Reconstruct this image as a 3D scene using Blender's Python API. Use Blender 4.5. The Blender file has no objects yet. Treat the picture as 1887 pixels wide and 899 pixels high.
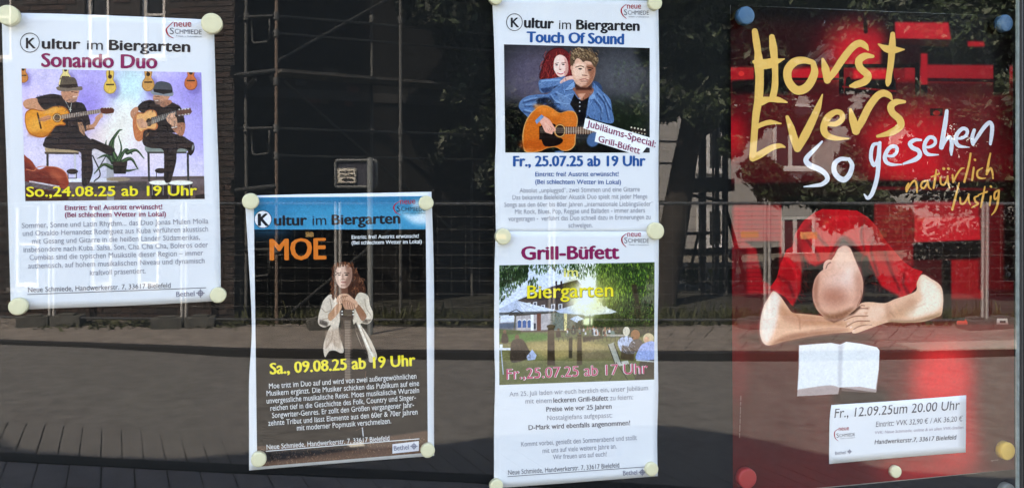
import bpy, bmesh, math, random
import numpy as np
from mathutils import Vector, noise as mnoise

random.seed(7)
rng = np.random.default_rng(7)
S = bpy.context.scene
COL = S.collection

# ------------------------------------------------------------------ camera, light, exposure
F = 1450.0                      # focal length in photo pixels
TH = math.radians(15.0)         # camera turned to the right of the glass normal
CX, CY = 943.5, 360.0           # principal point (lens shifted, camera level)
EYE = 1.6
DIST = 1.236                    # camera to glass
cam = bpy.data.cameras.new('camera')
co = bpy.data.objects.new('camera', cam)
COL.objects.link(co)
co.location = (0, -DIST, EYE)
co.rotation_euler = (math.radians(90), 0, -TH)
cam.sensor_width = 36
cam.lens = F / 1887 * 36
cam.shift_y = -(449.5 - CY) / 1887
cam.clip_start = 0.01
cam.clip_end = 1000
S.camera = co

SUN_EL = math.radians(48)
SUN_AZ = math.radians(-50)      # from behind the wall, a little from the left
sdir = Vector((math.sin(SUN_AZ) * math.cos(SUN_EL), math.cos(SUN_AZ) * math.cos(SUN_EL), math.sin(SUN_EL)))
w = bpy.data.worlds.new('World')
S.world = w
w.use_nodes = True
nt = w.node_tree
sky = nt.nodes.new('ShaderNodeTexSky')
sky.sky_type = 'NISHITA'
sky.sun_disc = False
sky.sun_elevation = SUN_EL
sky.sun_rotation = SUN_AZ
sky.air_density = 1.0
sky.dust_density = 1.5
nt.links.new(sky.outputs[0], nt.nodes['Background'].inputs[0])
nt.nodes['Background'].inputs[1].default_value = 0.15
sl = bpy.data.lights.new('sun', 'SUN')
sl.energy = 3.4
sl.angle = math.radians(0.5)
sl.color = (1.0, 0.95, 0.87)
so = bpy.data.objects.new('sun', sl)
COL.objects.link(so)
so.rotation_euler = sdir.to_track_quat('Z', 'Y').to_euler()
so.location = (-3, 8, 12)
S.view_settings.view_transform = 'Standard'
S.view_settings.look = 'None'
S.view_settings.exposure = 3.3
S.view_settings.gamma = 1
S.view_settings.use_white_balance = True
S.view_settings.white_balance_temperature = 7800
S.view_settings.white_balance_tint = 16
S.cycles.use_denoising = True
S.cycles.denoising_prefilter = 'ACCURATE'
S.cycles.use_adaptive_sampling = False
S.cycles.max_bounces = 6
S.cycles.transparent_max_bounces = 16

# ------------------------------------------------------------------ measuring helpers
SN, CS = math.sin(TH), math.cos(TH)
def ray(px, py):
    u = (px - CX) / F
    v = (CY - py) / F
    return (SN + u * CS, CS - u * SN, v)
def on_plane(px, py, yp):
    """photo pixel -> point on the vertical plane y = yp (behind the glass)"""
    d = ray(px, py)
    t = (yp + DIST) / d[1]
    return (d[0] * t, yp, EYE + d[2] * t)
def street(px, py, z=0.0):
    """reflection seen at a photo pixel -> real ground point across the street"""
    d = ray(px, py)
    t = (z - EYE) / d[2]
    return Vector((d[0] * t, -(-DIST + d[1] * t), z))
def street_at(px, py, depth):
    d = ray(px, py)
    return Vector((d[0] * depth, -(-DIST + d[1] * depth), EYE + d[2] * depth))
def depth_of(py, z=0.0):
    return (EYE - z) * F / (py - CY)

# ------------------------------------------------------------------ materials
def lin(c):
    out = []
    for v in c[:3]:
        v = v / 255
        out.append(v / 12.92 if v <= 0.04045 else ((v + 0.055) / 1.055) ** 2.4)
    return (*out, 1)
MATS = {}
def mat(name, col, rough=0.6, metal=0.0, var=0.0, scale=20.0, bump=0.0, bscale=60.0, spec=0.5, stretch=None):
    if name in MATS:
        return MATS[name]
    m = bpy.data.materials.new(name)
    m.use_nodes = True
    n = m.node_tree
    b = n.nodes['Principled BSDF']
    b.inputs['Base Color'].default_value = (*col[:3], 1)
    b.inputs['Roughness'].default_value = rough
    b.inputs['Metallic'].default_value = metal
    b.inputs['Specular IOR Level'].default_value = spec
    tc = n.nodes.new('ShaderNodeTexCoord')
    mp = n.nodes.new('ShaderNodeMapping')
    n.links.new(tc.outputs['Object'], mp.inputs[0])
    if stretch:
        mp.inputs['Scale'].default_value = stretch
    if var:
        nz = n.nodes.new('ShaderNodeTexNoise')
        nz.inputs['Scale'].default_value = scale
        nz.inputs['Detail'].default_value = 6
        nz.inputs['Roughness'].default_value = 0.65
        n.links.new(mp.outputs[0], nz.inputs['Vector'])
        cr = n.nodes.new('ShaderNodeValToRGB')
        cr.color_ramp.elements[0].position = 0.3
        cr.color_ramp.elements[1].position = 0.72
        cr.color_ramp.elements[0].color = (*[max(0, c * (1 - var)) for c in col[:3]], 1)
        cr.color_ramp.elements[1].color = (*[min(1, c * (1 + var)) for c in col[:3]], 1)
        n.links.new(nz.outputs['Fac'], cr.inputs[0])
        n.links.new(cr.outputs[0], b.inputs['Base Color'])
    if bump:
        n2 = n.nodes.new('ShaderNodeTexNoise')
        n2.inputs['Scale'].default_value = bscale
        n2.inputs['Detail'].default_value = 5
        n.links.new(mp.outputs[0], n2.inputs['Vector'])
        bp = n.nodes.new('ShaderNodeBump')
        bp.inputs['Strength'].default_value = bump
        bp.inputs['Distance'].default_value = 0.01
        n.links.new(n2.outputs['Fac'], bp.inputs['Height'])
        n.links.new(bp.outputs[0], b.inputs['Normal'])
    MATS[name] = m
    return m
def ink(name, rgb, rough=0.55):
    return mat('ink ' + name, lin(rgb), rough, spec=0.12)
def glass_mat():
    m = bpy.data.materials.new('window glass')
    m.use_nodes = True
    n = m.node_tree
    n.nodes.clear()
    out = n.nodes.new('ShaderNodeOutputMaterial')
    mix = n.nodes.new('ShaderNodeMixShader')
    tr = n.nodes.new('ShaderNodeBsdfTransparent')
    tr.inputs[0].default_value = (0.97, 0.985, 0.975, 1)
    gl = n.nodes.new('ShaderNodeBsdfGlossy')
    gl.inputs['Roughness'].default_value = 0.0
    fr = n.nodes.new('ShaderNodeFresnel')
    fr.inputs['IOR'].default_value = 1.5
    ge = n.nodes.new('ShaderNodeNewGeometry')
    # both faces of the pane together reflect about twice what one face does
    mu = n.nodes.new('ShaderNodeMath'); mu.operation = 'MULTIPLY'; mu.inputs[1].default_value = 1.6; mu.use_clamp = True
    inv = n.nodes.new('ShaderNodeMath'); inv.operation = 'SUBTRACT'; inv.inputs[0].default_value = 1.0
    m2 = n.nodes.new('ShaderNodeMath'); m2.operation = 'MULTIPLY'
    nz = n.nodes.new('ShaderNodeTexNoise'); nz.inputs['Scale'].default_value = 2.2; nz.inputs['Detail'].default_value = 1
    tc = n.nodes.new('ShaderNodeTexCoord')
    bp = n.nodes.new('ShaderNodeBump'); bp.inputs['Strength'].default_value = 0.25; bp.inputs['Distance'].default_value = 0.001
    L = n.links.new
    L(tc.outputs['Object'], nz.inputs['Vector'])
    L(nz.outputs['Fac'], bp.inputs['Height'])
    L(bp.outputs[0], gl.inputs['Normal'])
    L(fr.outputs[0], mu.inputs[0])
    L(ge.outputs['Backfacing'], inv.inputs[1])
    L(mu.outputs[0], m2.inputs[0]); L(inv.outputs[0], m2.inputs[1])
    L(m2.outputs[0], mix.inputs[0]); L(tr.outputs[0], mix.inputs[1]); L(gl.outputs[0], mix.inputs[2])
    L(mix.outputs[0], out.inputs[0])
    return m

# ------------------------------------------------------------------ mesh helpers
def mesh_obj(name, verts, faces, m=None, parent=None, smooth=False):
    me = bpy.data.meshes.new(name)
    me.from_pydata([tuple(v) for v in verts], [], faces)
    me.update()
    if smooth:
        me.polygons.foreach_set('use_smooth', [True] * len(me.polygons))
    o = bpy.data.objects.new(name, me)
    COL.objects.link(o)
    if m:
        me.materials.append(m)
    if parent:
        o.parent = parent
        o.matrix_parent_inverse = parent.matrix_basis.inverted()
    return o
def tag(o, label=None, cat=None, group=None, kind=None):
    if label: o['label'] = label
    if cat: o['category'] = cat
    if group: o['group'] = group
    if kind: o['kind'] = kind
    return o
def empty(name, loc, label, cat, group=None):
    o = bpy.data.objects.new(name, None)
    COL.objects.link(o)
    o.location = loc
    o.empty_display_size = 0.1
    return tag(o, label, cat, group)
class MB:
    def __init__(s):
        s.v = []; s.f = []
    def add(s, vs, fs):
        k = len(s.v)
        s.v += [tuple(v) for v in vs]
        s.f += [tuple(i + k for i in f) for f in fs]
    def box(s, x0, x1, y0, y1, z0, z1):
        s.add([(x0,y0,z0),(x1,y0,z0),(x1,y1,z0),(x0,y1,z0),(x0,y0,z1),(x1,y0,z1),(x1,y1,z1),(x0,y1,z1)],
              [(0,3,2,1),(4,5,6,7),(0,1,5,4),(1,2,6,5),(2,3,7,6),(3,0,4,7)])
    def obox(s, c, ax, ay, az):
        """oriented box: centre and three half-axis vectors"""
        c, ax, ay, az = map(Vector, (c, ax, ay, az))
        vs = [c + i*ax + j*ay + k*az for k in (-1,1) for i, j in ((-1,-1),(1,-1),(1,1),(-1,1))]
        s.add(vs, [(0,3,2,1),(4,5,6,7),(0,1,5,4),(1,2,6,5),(2,3,7,6),(3,0,4,7)])
    def tube(s, pts, r, n=8, cap=True):
        pts = [Vector(p) for p in pts]
        rs = r if isinstance(r, (list, tuple)) else [r] * len(pts)
        rings = []
        for i, p in enumerate(pts):
            d = (pts[min(i+1, len(pts)-1)] - pts[max(i-1, 0)]).normalized()
            a = d.cross(Vector((0, 0, 1)) if abs(d.z) < 0.9 else Vector((1, 0, 0))).normalized()
            b = d.cross(a)
            rings.append([p + rs[i] * (math.cos(t) * a + math.sin(t) * b) for t in (2*math.pi*k/n for k in range(n))])
        vs = [v for ring in rings for v in ring]
        fs = [(i*n+k, i*n+(k+1) % n, (i+1)*n+(k+1) % n, (i+1)*n+k) for i in range(len(pts)-1) for k in range(n)]
        if cap:
            fs += [tuple(range(n)), tuple((len(pts)-1)*n + k for k in range(n))]
        s.add(vs, fs)
    def build(s, name, m, parent=None, smooth=False):
        return mesh_obj(name, s.v, s.f, m, parent, smooth)
def dup(o, parent=None, loc=None):
    c = o.copy(); COL.objects.link(c)
    if parent: c.parent = parent
    if loc is not None: c.location = loc
    return c

# ------------------------------------------------------------------ print painting (numpy)
def catmull(pts, n=8, closed=False):
    pts = [np.array(p, float) for p in pts]
    if len(pts) < 3: closed = False
    out = []
    N = len(pts)
    rg = range(N) if closed else range(N - 1)
    for i in rg:
        p1, p2 = pts[i], pts[(i+1) % N]
        p0 = pts[(i-1) % N] if closed or i > 0 else 2*p1 - p2
        p3 = pts[(i+2) % N] if closed or i + 2 < N else 2*p2 - p1
        for k in range(n):
            t = k / n
            out.append(0.5*((2*p1) + (p2-p0)*t + (2*p0-5*p1+4*p2-p3)*t*t + (3*p1-p0-3*p2+p3)*t**3))
    if not closed: out.append(pts[-1])
    return out
def homography(src, dst):
    A = []; B = []
    for (x, y), (u, v) in zip(src, dst):
        A.append([x, y, 1, 0, 0, 0, -u*x, -u*y]); B.append(u)
        A.append([0, 0, 0, x, y, 1, -v*x, -v*y]); B.append(v)
    h = np.linalg.solve(np.array(A, float), np.array(B, float))
    return np.append(h, 1).reshape(3, 3)
def apply_h(H, p):
    q = H @ np.array([p[0], p[1], 1.0])
    return q[0]/q[2], q[1]/q[2]
def box_blur(a, r):
    r = int(r)
    if r < 1: return a
    for ax in (0, 1):
        p = np.pad(a, [(r+1, r) if i == ax else (0, 0) for i in range(2)], mode='constant')
        c = np.cumsum(p, axis=ax)
        n = a.shape[ax]
        a = (np.take(c, range(2*r+1, 2*r+1+n), axis=ax) - np.take(c, range(0, n), axis=ax)) / (2*r+1)
    return a
class Canvas:
    def __init__(s, corners, w, h, base):
        s.corners = corners
        s.w, s.h = w, h
        s.H = homography(corners, [(0, 0), (w, 0), (w, h), (0, h)])
        s.Hi = np.linalg.inv(s.H)
        s.a = np.zeros((h, w, 3)) + np.array(base, float)
        s.z = None
        s.k = 1.0
    def view(s, x0, y0, sc):
        s.z = (x0, y0, sc); return s
    def P(s, p):
        x, y = p[0], p[1]
        if s.z: x, y = s.z[0] + x / s.z[2], s.z[1] + y / s.z[2]
        return apply_h(s.H, (x, y))
    def scale(s, d):
        """length in traced units -> texture pixels"""
        c = s.corners
        pxw = abs(c[1][0] - c[0][0])
        return d * (s.w / pxw) / (s.z[2] if s.z else 1)
    def blend(s, x0, y0, m, col, alpha):
        h, w = m.shape
        X0, Y0 = max(x0, 0), max(y0, 0)
        X1, Y1 = min(x0 + w, s.w), min(y0 + h, s.h)
        if X1 <= X0 or Y1 <= Y0: return
        mm = (m[Y0-y0:Y1-y0, X0-x0:X1-x0] * alpha)[..., None]
        s.a[Y0:Y1, X0:X1] = s.a[Y0:Y1, X0:X1] * (1 - mm) + np.array(col, float) * mm
    def poly(s, pts, col, f=0, alpha=1.0, smooth=False):
        if smooth: pts = catmull(pts, 6, True)
        q = np.array([s.P(p) for p in pts])
        fr = int(round(s.scale(f))) if f else 0
        pad = 2 + 2*fr
        x0, y0 = np.floor(q.min(0)).astype(int) - pad
        x1, y1 = np.ceil(q.max(0)).astype(int) + pad
        x0 = max(x0, -pad-60); y0 = max(y0, -pad-60); x1 = min(x1, s.w+pad+60); y1 = min(y1, s.h+pad+60)
        if x1 <= x0 or y1 <= y0: return
        acc = np.zeros((y1-y0, x1-x0))
        for ox in (0.25, 0.75):
            gx = np.arange(x0, x1) + ox
            for oy in (0.25, 0.75):
                gy = np.arange(y0, y1) + oy
                ins = np.zeros((len(gy), len(gx)), bool)
                for i in range(len(q)):
                    xa, ya = q[i]; xb, yb = q[(i+1) % len(q)]
                    if ya == yb: continue
                    lo, hi = min(ya, yb), max(ya, yb)
                    rows = np.nonzero((gy > lo) & (gy <= hi))[0]
                    if len(rows) == 0: continue
                    xi = xa + (gy[rows] - ya) * (xb - xa) / (yb - ya)
                    ins[rows] ^= gx[None, :] < xi[:, None]
                acc += ins * 0.25
        if fr: acc = box_blur(box_blur(acc, fr), fr)
        s.blend(x0, y0, acc, col, alpha)
    def ell(s, cx, cy, rx, ry, col, rot=0, f=0, alpha=1.0):
        c, sn = math.cos(math.radians(rot)), math.sin(math.radians(rot))
        pts = [(cx + rx*math.cos(t)*c - ry*math.sin(t)*sn, cy + rx*math.cos(t)*sn + ry*math.sin(t)*c) for t in (2*math.pi*k/28 for k in range(28))]
        s.poly(pts, col, f, alpha)
    def line(s, pts, wd, col, f=0, alpha=1.0, smooth=True):
        if smooth and len(pts) > 2: pts = catmull(pts, 5)
        ws = wd if isinstance(wd, (list, tuple)) else (wd, wd)
        n = len(pts)
        q = np.array([s.P(p) for p in pts])
        r = [max(0.45, s.scale(ws[0] + (ws[-1]-ws[0])*i/max(1, n-1)) / 2) for i in range(n)]
        pad = int(max(r)) + 3
        x0, y0 = np.floor(q.min(0)).astype(int) - pad
        x1, y1 = np.ceil(q.max(0)).astype(int) + pad
        x0 = max(x0, -5); y0 = max(y0, -5); x1 = min(x1, s.w+5); y1 = min(y1, s.h+5)
        if x1 <= x0 or y1 <= y0: return
        gx, gy = np.meshgrid(np.arange(x0, x1) + .5, np.arange(y0, y1) + .5)
        m = np.zeros(gx.shape)
        for i in range(n-1):
            d = q[i+1] - q[i]; L = max(1e-9, d @ d)
            t = np.clip(((gx-q[i][0])*d[0] + (gy-q[i][1])*d[1]) / L, 0, 1)
            dd = np.hypot(gx - q[i][0] - t*d[0], gy - q[i][1] - t*d[1])
            m = np.maximum(m, np.clip(r[i] + (r[i+1]-r[i])*t - dd + 0.5, 0, 1))
        if f: m = box_blur(m, max(1, round(s.scale(f))))
        s.blend(x0, y0, m, col, alpha)
    def mottle(s, pts, cols, n, ln=8, ang=0, wd=2.5, alpha=.5, jit=25, smooth=True):
        """short strokes scattered inside a traced outline: weave, grain, skin, leaves"""
        if smooth: pts = catmull(pts, 5, True)
        q = np.array([tuple(p) for p in pts], float)
        lo, hi = q.min(0), q.max(0)
        X = lo[0] + (hi[0]-lo[0])*rng.random(n*3); Y = lo[1] + (hi[1]-lo[1])*rng.random(n*3)
        ins = np.zeros(len(X), bool)
        for i in range(len(q)):
            xa, ya = q[i]; xb, yb = q[(i+1) % len(q)]
            if ya == yb: continue
            c_ = ((ya > Y) != (yb > Y)) & (X < (xb-xa)*(Y-ya)/(yb-ya) + xa)
            ins ^= c_
        k = 0
        for x, y in list(zip(X[ins], Y[ins]))[:n]:
            a = math.radians(ang + jit*rng.normal()); l = ln*(.5+rng.random())/2
            s.line([(x-l*math.cos(a), y-l*math.sin(a)), (x+l*math.cos(a), y+l*math.sin(a))], wd, cols[k % len(cols)], alpha=alpha*(.4+.6*rng.random())); k += 1
    def noise(s, amp, cell, oct_=3, seed=1, tint=(1, 1, 1)):
        r = np.random.default_rng(seed)
        acc = np.zeros((s.h, s.w)); a = 1.0; tot = 0
        for o in range(oct_):
            c = max(1.0, cell / 2**o)
            gh, gw = int(s.h/c) + 3, int(s.w/c) + 3
            g = r.normal(size=(gh, gw))
            yy = np.arange(s.h)/c; xx = np.arange(s.w)/c
            yi = yy.astype(int); xi = xx.astype(int)
            fy = (yy-yi)[:, None]; fx = (xx-xi)[None]
            v = (g[yi][:, xi]*(1-fy)*(1-fx) + g[yi][:, xi+1]*(1-fy)*fx + g[yi+1][:, xi]*fy*(1-fx) + g[yi+1][:, xi+1]*fy*fx)
            acc += v*a; tot += a; a *= 0.6
        s.a = s.a * (1 + amp * (acc/tot)[..., None] * np.array(tint))
    def contrast(s, k, mid=118):
        s.a = np.clip(mid + (s.a - mid) * k, 0, 250)
    def material(s, name, rough=0.5):
        img = bpy.data.images.new(name, s.w, s.h)
        a = np.ones((s.h, s.w, 4), np.float32)
        a[..., :3] = np.clip(s.a, 0, 255) / 255
        img.pixels.foreach_set(a[::-1].ravel())
        img.update()
        img.pack()
        m = bpy.data.materials.new(name)
        m.use_nodes = True
        n = m.node_tree
        t = n.nodes.new('ShaderNodeTexImage'); t.image = img; t.extension = 'EXTEND'
        b = n.nodes['Principled BSDF']
        n.links.new(t.outputs[0], b.inputs['Base Color'])
        b.inputs['Roughness'].default_value = rough
        b.inputs['Specular IOR Level'].default_value = 0.08
        return m

# ------------------------------------------------------------------ lettering
_fc = bpy.data.curves.new('lettering_source', 'FONT')
_fc.resolution_u = 3
_fo = bpy.data.objects.new('lettering_source', _fc)
COL.objects.link(_fo)
_cache = {}
def tall(y):
    """raise the small letters a little against the capitals"""
    if y <= 0: return y
    if y < 0.44: return y * 1.13
    if y < 0.682: return 0.497 + (y - 0.44) * (0.185 / 0.242)
    return y
def glyphs(s, off, shear):
    key = (s, off, shear)
    if key not in _cache:
        _fc.body = s; _fc.offset = off; _fc.shear = shear
        bpy.context.view_layer.update()
        ev = _fo.evaluated_get(bpy.context.evaluated_depsgraph_get())
        me = ev.to_mesh()
        vs = [(v.co.x, v.co.y) for v in me.vertices]
        fs = [tuple(p.vertices) for p in me.polygons]
        ev.to_mesh_clear()
        x0 = min(v[0] for v in vs); x1 = max(v[0] for v in vs)
        _cache[key] = ([((x-x0)/(x1-x0), tall(y)/0.682) for x, y in vs], fs)
    return _cache[key]

class Sheet:
    """a printed sheet hanging on the board: outline traced, gently curled"""
    def __init__(s, name, label, cat, top, right, bottom, left, yp, paper, amp=0.0025, ph=0.0, group=None, thick=0.0004, n=(28, 40), waves=(11, 7)):
        s.yp, s.amp, s.ph, s.waves = yp, amp, ph, waves
        def arc(pts):
            q = [np.array(p, float) for p in pts]
            L = [0]
            for a, b in zip(q, q[1:]): L.append(L[-1] + np.linalg.norm(b-a))
            def f(t):
                d = t * L[-1]
                for i in range(len(q)-1):
                    if d <= L[i+1] + 1e-9:
                        k = (d-L[i]) / (L[i+1]-L[i]); return q[i]*(1-k) + q[i+1]*k
                return q[-1]
            return f
        cm = lambda p: catmull(p, 6) if len(p) > 2 else p
        T, R, B, Lf = arc(cm(top)), arc(cm(right)), arc(cm(bottom)), arc(cm(left))
        vs = []; fs = []
        nx, ny = n
        for j in range(ny+1):
            t = j/ny
            for i in range(nx+1):
                u = i/nx
                p = (1-t)*T(u) + t*B(u) + (1-u)*Lf(t) + u*R(t) - ((1-u)*(1-t)*T(0) + u*(1-t)*T(1) + (1-u)*t*B(0) + u*t*B(1))
                vs.append(s.at(p[0], p[1], 0))
        for j in range(ny):
            for i in range(nx):
                a = j*(nx+1)+i
                fs.append((a, a+nx+1, a+nx+2, a+1))
        s.o = mesh_obj(name, vs, fs, paper, None, True)
        tag(s.o, label, cat, group)
        so_ = s.o.modifiers.new('thickness', 'SOLIDIFY'); so_.thickness = thick; so_.offset = -1
    def bump(s, X, Z):
        a, b = s.waves
        return s.amp * (0.5*math.sin(a*Z + s.ph + 3*X) + 0.3*math.sin(b*2.1*X + 2*s.ph + 4*Z) + 0.2*math.sin(23*Z + 9*X + s.ph))
    def at(s, px, py, lift):
        x, y, z = on_plane(px, py, s.yp)
        b = s.bump(x, z) if s.amp else 0
        x, y, z = on_plane(px, py, s.yp + b - lift)
        return (x, y, z)
    def text(s, name, lines, m, lift=0.0005, off=0.0, shear=0.0, label=None):
        V = []; Fa = []
        for k, L in enumerate(lines):
            body, p0, p1, cap = L[:4]
            o_ = L[4] if len(L) > 4 else off
            ex = max(0, o_ - .004) * cap / .682      # heavy letters: the same outline struck three times
            vs, fs = glyphs(body, 0.0, shear)
            d = Vector((p1[0]-p0[0], p1[1]-p0[1])); d *= max(.5, (d.length - 2*ex) / d.length)
            up = Vector((d.y, -d.x)).normalized() * 0.6 + Vector((0, -1)) * 0.4
            for c_, sh in enumerate((0, 1, 2, 1, 1) if ex else (0,)):
                base = len(V)
                dy = (0, 0, 0, .45, -.45)[c_]*ex
                for x, y in vs:
                    V.append(s.at(p0[0] + sh*ex + d.x*x + up.x*cap*y, p0[1] + dy + d.y*x + up.y*cap*y, lift + c_*6e-6))
                Fa += [tuple(i+base for i in f) for f in fs]
        o = mesh_obj(name, V, Fa, m, s.o)
        if label: o['label'] = label
        return o
    def strokes(s, name, items, m, view=None, lift=0.0005, label=None, wmul=1.0):
        V = []; Fa = []
        k = 0
        for pts, ws in items:
            if view: pts = [(view[0]+p[0]/view[2], view[1]+p[1]/view[2]) for p in pts]; sc = 1/view[2]
            else: sc = 1
            n0 = len(pts)
            q = catmull(pts, 7)
            N = len(q)
            wi = np.interp(np.linspace(0, 1, N), np.linspace(0, 1, len(ws)), ws) * sc / 2 * wmul
            for i in range(N):
                # round joint disc + body quad, each a hair nearer than the last
                k += 1
                l = lift + k * 1.2e-6
                b = len(V)
                V += [s.at(q[i][0] + wi[i]*math.cos(t), q[i][1] + wi[i]*math.sin(t), l) for t in (2*math.pi*j/12 for j in range(12))]
                Fa.append(tuple(range(b, b+12))[::-1])
                if i < N-1:
                    d = q[i+1]-q[i]; L = max(1e-6, np.linalg.norm(d)); nx_, ny_ = -d[1]/L, d[0]/L
                    b = len(V)
                    l += 0.6e-6
                    V += [s.at(q[i][0]+nx_*wi[i], q[i][1]+ny_*wi[i], l), s.at(q[i][0]-nx_*wi[i], q[i][1]-ny_*wi[i], l),
                          s.at(q[i+1][0]-nx_*wi[i+1], q[i+1][1]-ny_*wi[i+1], l), s.at(q[i+1][0]+nx_*wi[i+1], q[i+1][1]+ny_*wi[i+1], l)]
                    Fa.append((b, b+1, b+2, b+3))
        o = mesh_obj(name, V, Fa, m, s.o)
        if label: o['label'] = label
        return o
    def patch(s, name, corners, m, lift=0.0003, n=(20, 20), label=None):
        H = homography([(0, 0), (1, 0), (1, 1), (0, 1)], corners)
        nx, ny = n
        vs = []; uv = []
        for j in range(ny+1):
            for i in range(nx+1):
                p = apply_h(H, (i/nx, j/ny))
                vs.append(s.at(p[0], p[1], lift)); uv.append((i/nx, 1-j/ny))
        fs = [(j*(nx+1)+i, (j+1)*(nx+1)+i, (j+1)*(nx+1)+i+1, j*(nx+1)+i+1) for j in range(ny) for i in range(nx)]
        o = mesh_obj(name, vs, fs, m, s.o, True)
        ul = o.data.uv_layers.new(name='UVMap')
        for p in o.data.polygons:
            for li in p.loop_indices:
                ul.data[li].uv = uv[o.data.loops[li].vertex_index]
        if label: o['label'] = label
        return o
    def emblem(s, c, r, m, lift=0.0006):
        """ring with a cross through it"""
        cx, cy = c
        ring = [(cx + r*.62*math.cos(t), cy + r*.62*math.sin(t)) for t in (2*math.pi*k/10 for k in range(11))]
        its = [(ring, [r*.28, r*.28]), ([(cx-r, cy), (cx+r, cy)], [r*.26]*2), ([(cx, cy-r), (cx, cy+r)], [r*.26]*2),
               ([(cx-.2*r, cy), (cx+.2*r, cy)], [r*.5]*2)]
        return s.strokes('emblem', its, m, lift=lift)
    def logo(s, arc, neue, schmiede, m_red, m_grey, cap, sub=True):
        o = s.strokes('logo_arc', [(arc, [cap*.12, cap*.34, cap*.12])], m_red)
        s.text('logo_lettering', [('neue', neue[0], neue[1], cap*1.22, 0.012)], m_red)
        (x0, y0), (x1, y1) = schmiede
        k = 0.13
        L = [('S', (x0, y0+1), (x0+(x1-x0)*k, y0+1+(y1-y0)*k), cap*1.3, 0.0), ('CHMIEDE', (x0+(x1-x0)*(k+.03), y0), (x1, y1), cap*.95, 0.0)]
        if sub: L.append(('Freizeit- u. Kulturzentrum', (x0+(x1-x0)*.2, y0+cap*.62), (x1, y1+cap*.62), cap*.3, 0.0))
        s.text('logo_lettering', L, m_grey)
        return o

paper = mat('poster paper', (0.80, 0.80, 0.82), 0.6, var=0.02, scale=4, bump=0.06, bscale=14, spec=0.3)
gloss = mat('coated poster paper', (0.6, 0.58, 0.55), 0.5, spec=0.3)
K = ink('black', (34, 32, 38)); GREY = ink('grey', (98, 98, 106)); LG = ink('light grey', (150, 150, 160))
PUR = ink('purple', (140, 24, 82)); BLU = ink('blue', (22, 84, 150)); YEL = ink('yellow', (250, 228, 50)); BRN = ink('dark outline', (70, 55, 30))
RED = ink('logo red', (170, 30, 50)); WHT = ink('white', (228, 228, 228)); ORA = ink('orange', (226, 118, 40)); SIL = ink('silver grey', (130, 130, 145))
PINK = ink('pink', (205, 60, 105)); MUS = ink('mustard', (238, 186, 98)); MUS2 = ink('ochre', (236, 170, 80))

ADDR = 'Neue Schmiede, Handwerkerstr. 7, 33617 Bielefeld'
LT = -0.010     # thin letters
BD = 0.030      # heavy letters
MD = 0.014

# =================================================================== poster 1: two guitarists
A = Sheet('poster', 'white poster of two seated guitarists in hats, leftmost on the board', 'poster',
          [(3, 24), (110, 26), (250, 31), (394, 37)], [(394, 37), (398, 180), (403, 320), (406, 450), (407, 554)],
          [(20, 571), (120, 567), (260, 562), (407, 554)], [(3, 24), (7, 170), (12, 300), (17, 467), (20, 571)],
          0.044, paper, 0.0024, 0.4)
c = Canvas([(39.3, 126.7), (371, 134), (377.3, 366.7), (46.7, 370.7)], 664, 476, (205, 196, 226))
c.view(40, 120, 3.594)
# wall: soft patches of violet, white, peach and mint (a wall lit by coloured light is part of the printed picture)
for x, y, rx, ry, col, al in [(90,120,180,200,(212,198,234),.8),(480,150,170,260,(178,162,222),.85),(430,330,110,190,(150,132,206),.8),(100,640,200,160,(228,214,232),.8),
      (560,520,170,150,(240,214,210),.9),(720,160,130,170,(196,226,224),.9),(690,420,150,190,(240,232,218),.9),(850,560,160,160,(236,216,222),.7),
      (1010,260,190,230,(176,160,226),.8),(1180,200,120,380,(158,144,212),.85),(1120,480,120,210,(184,172,226),.8),(1050,690,180,100,(226,216,234),.7),(60,300,90,160,(226,200,236),.6)]:
    c.ell(x, y, rx, ry, col, f=50, alpha=al)
c.noise(0.035, 60, 4, 3)
def hung_guitar(x, y, sc, col, dark=(60, 40, 25)):
    c.ell(x+sc*22, y+sc*40, sc*46, sc*66, (110, 96, 160), f=9, alpha=.55)
    c.poly([(x-26*sc,y-70*sc),(x-12*sc,y-90*sc),(x+12*sc,y-90*sc),(x+27*sc,y-70*sc),(x+24*sc,y-35*sc),(x+22*sc,y-18*sc),(x+38*sc,y+8*sc),(x+42*sc,y+40*sc),(x+26*sc,y+66*sc),(x,y+74*sc),(x-26*sc,y+66*sc),(x-42*sc,y+40*sc),(x-38*sc,y+8*sc),(x-22*sc,y-18*sc),(x-24*sc,y-35*sc)], [v*.72 for v in col], smooth=True)
    c.poly([(x-23*sc,y-70*sc),(x-12*sc,y-90*sc),(x+12*sc,y-90*sc),(x+23*sc,y-70*sc),(x+20*sc,y-35*sc),(x+19*sc,y-18*sc),(x+34*sc,y+8*sc),(x+37*sc,y+40*sc),(x+22*sc,y+62*sc),(x,y+69*sc),(x-22*sc,y+62*sc),(x-37*sc,y+40*sc),(x-34*sc,y+8*sc),(x-19*sc,y-18*sc),(x-20*sc,y-35*sc)], col, smooth=True)
    c.ell(x, y-40*sc, 13*sc, 14*sc, dark)
    c.poly([(x-27*sc,y+8*sc),(x+27*sc,y+8*sc),(x+27*sc,y+17*sc),(x-27*sc,y+17*sc)], dark)
    c.line([(x-5*sc,y-85*sc),(x-5*sc,y-40*sc)], 8*sc, dark); c.line([(x,y-20*sc),(x,y+10*sc)], 2*sc, [v*.85 for v in col])
hung_guitar(585, 118, 1.0, (228, 186, 92)); hung_guitar(290, 68, .9, (232, 208, 140)); hung_guitar(10, 60, .8, (206, 130, 66))
hung_guitar(838, 102, 1.0, (206, 148, 84)); hung_guitar(1120, 92, 1.02, (206, 112, 66))
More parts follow.
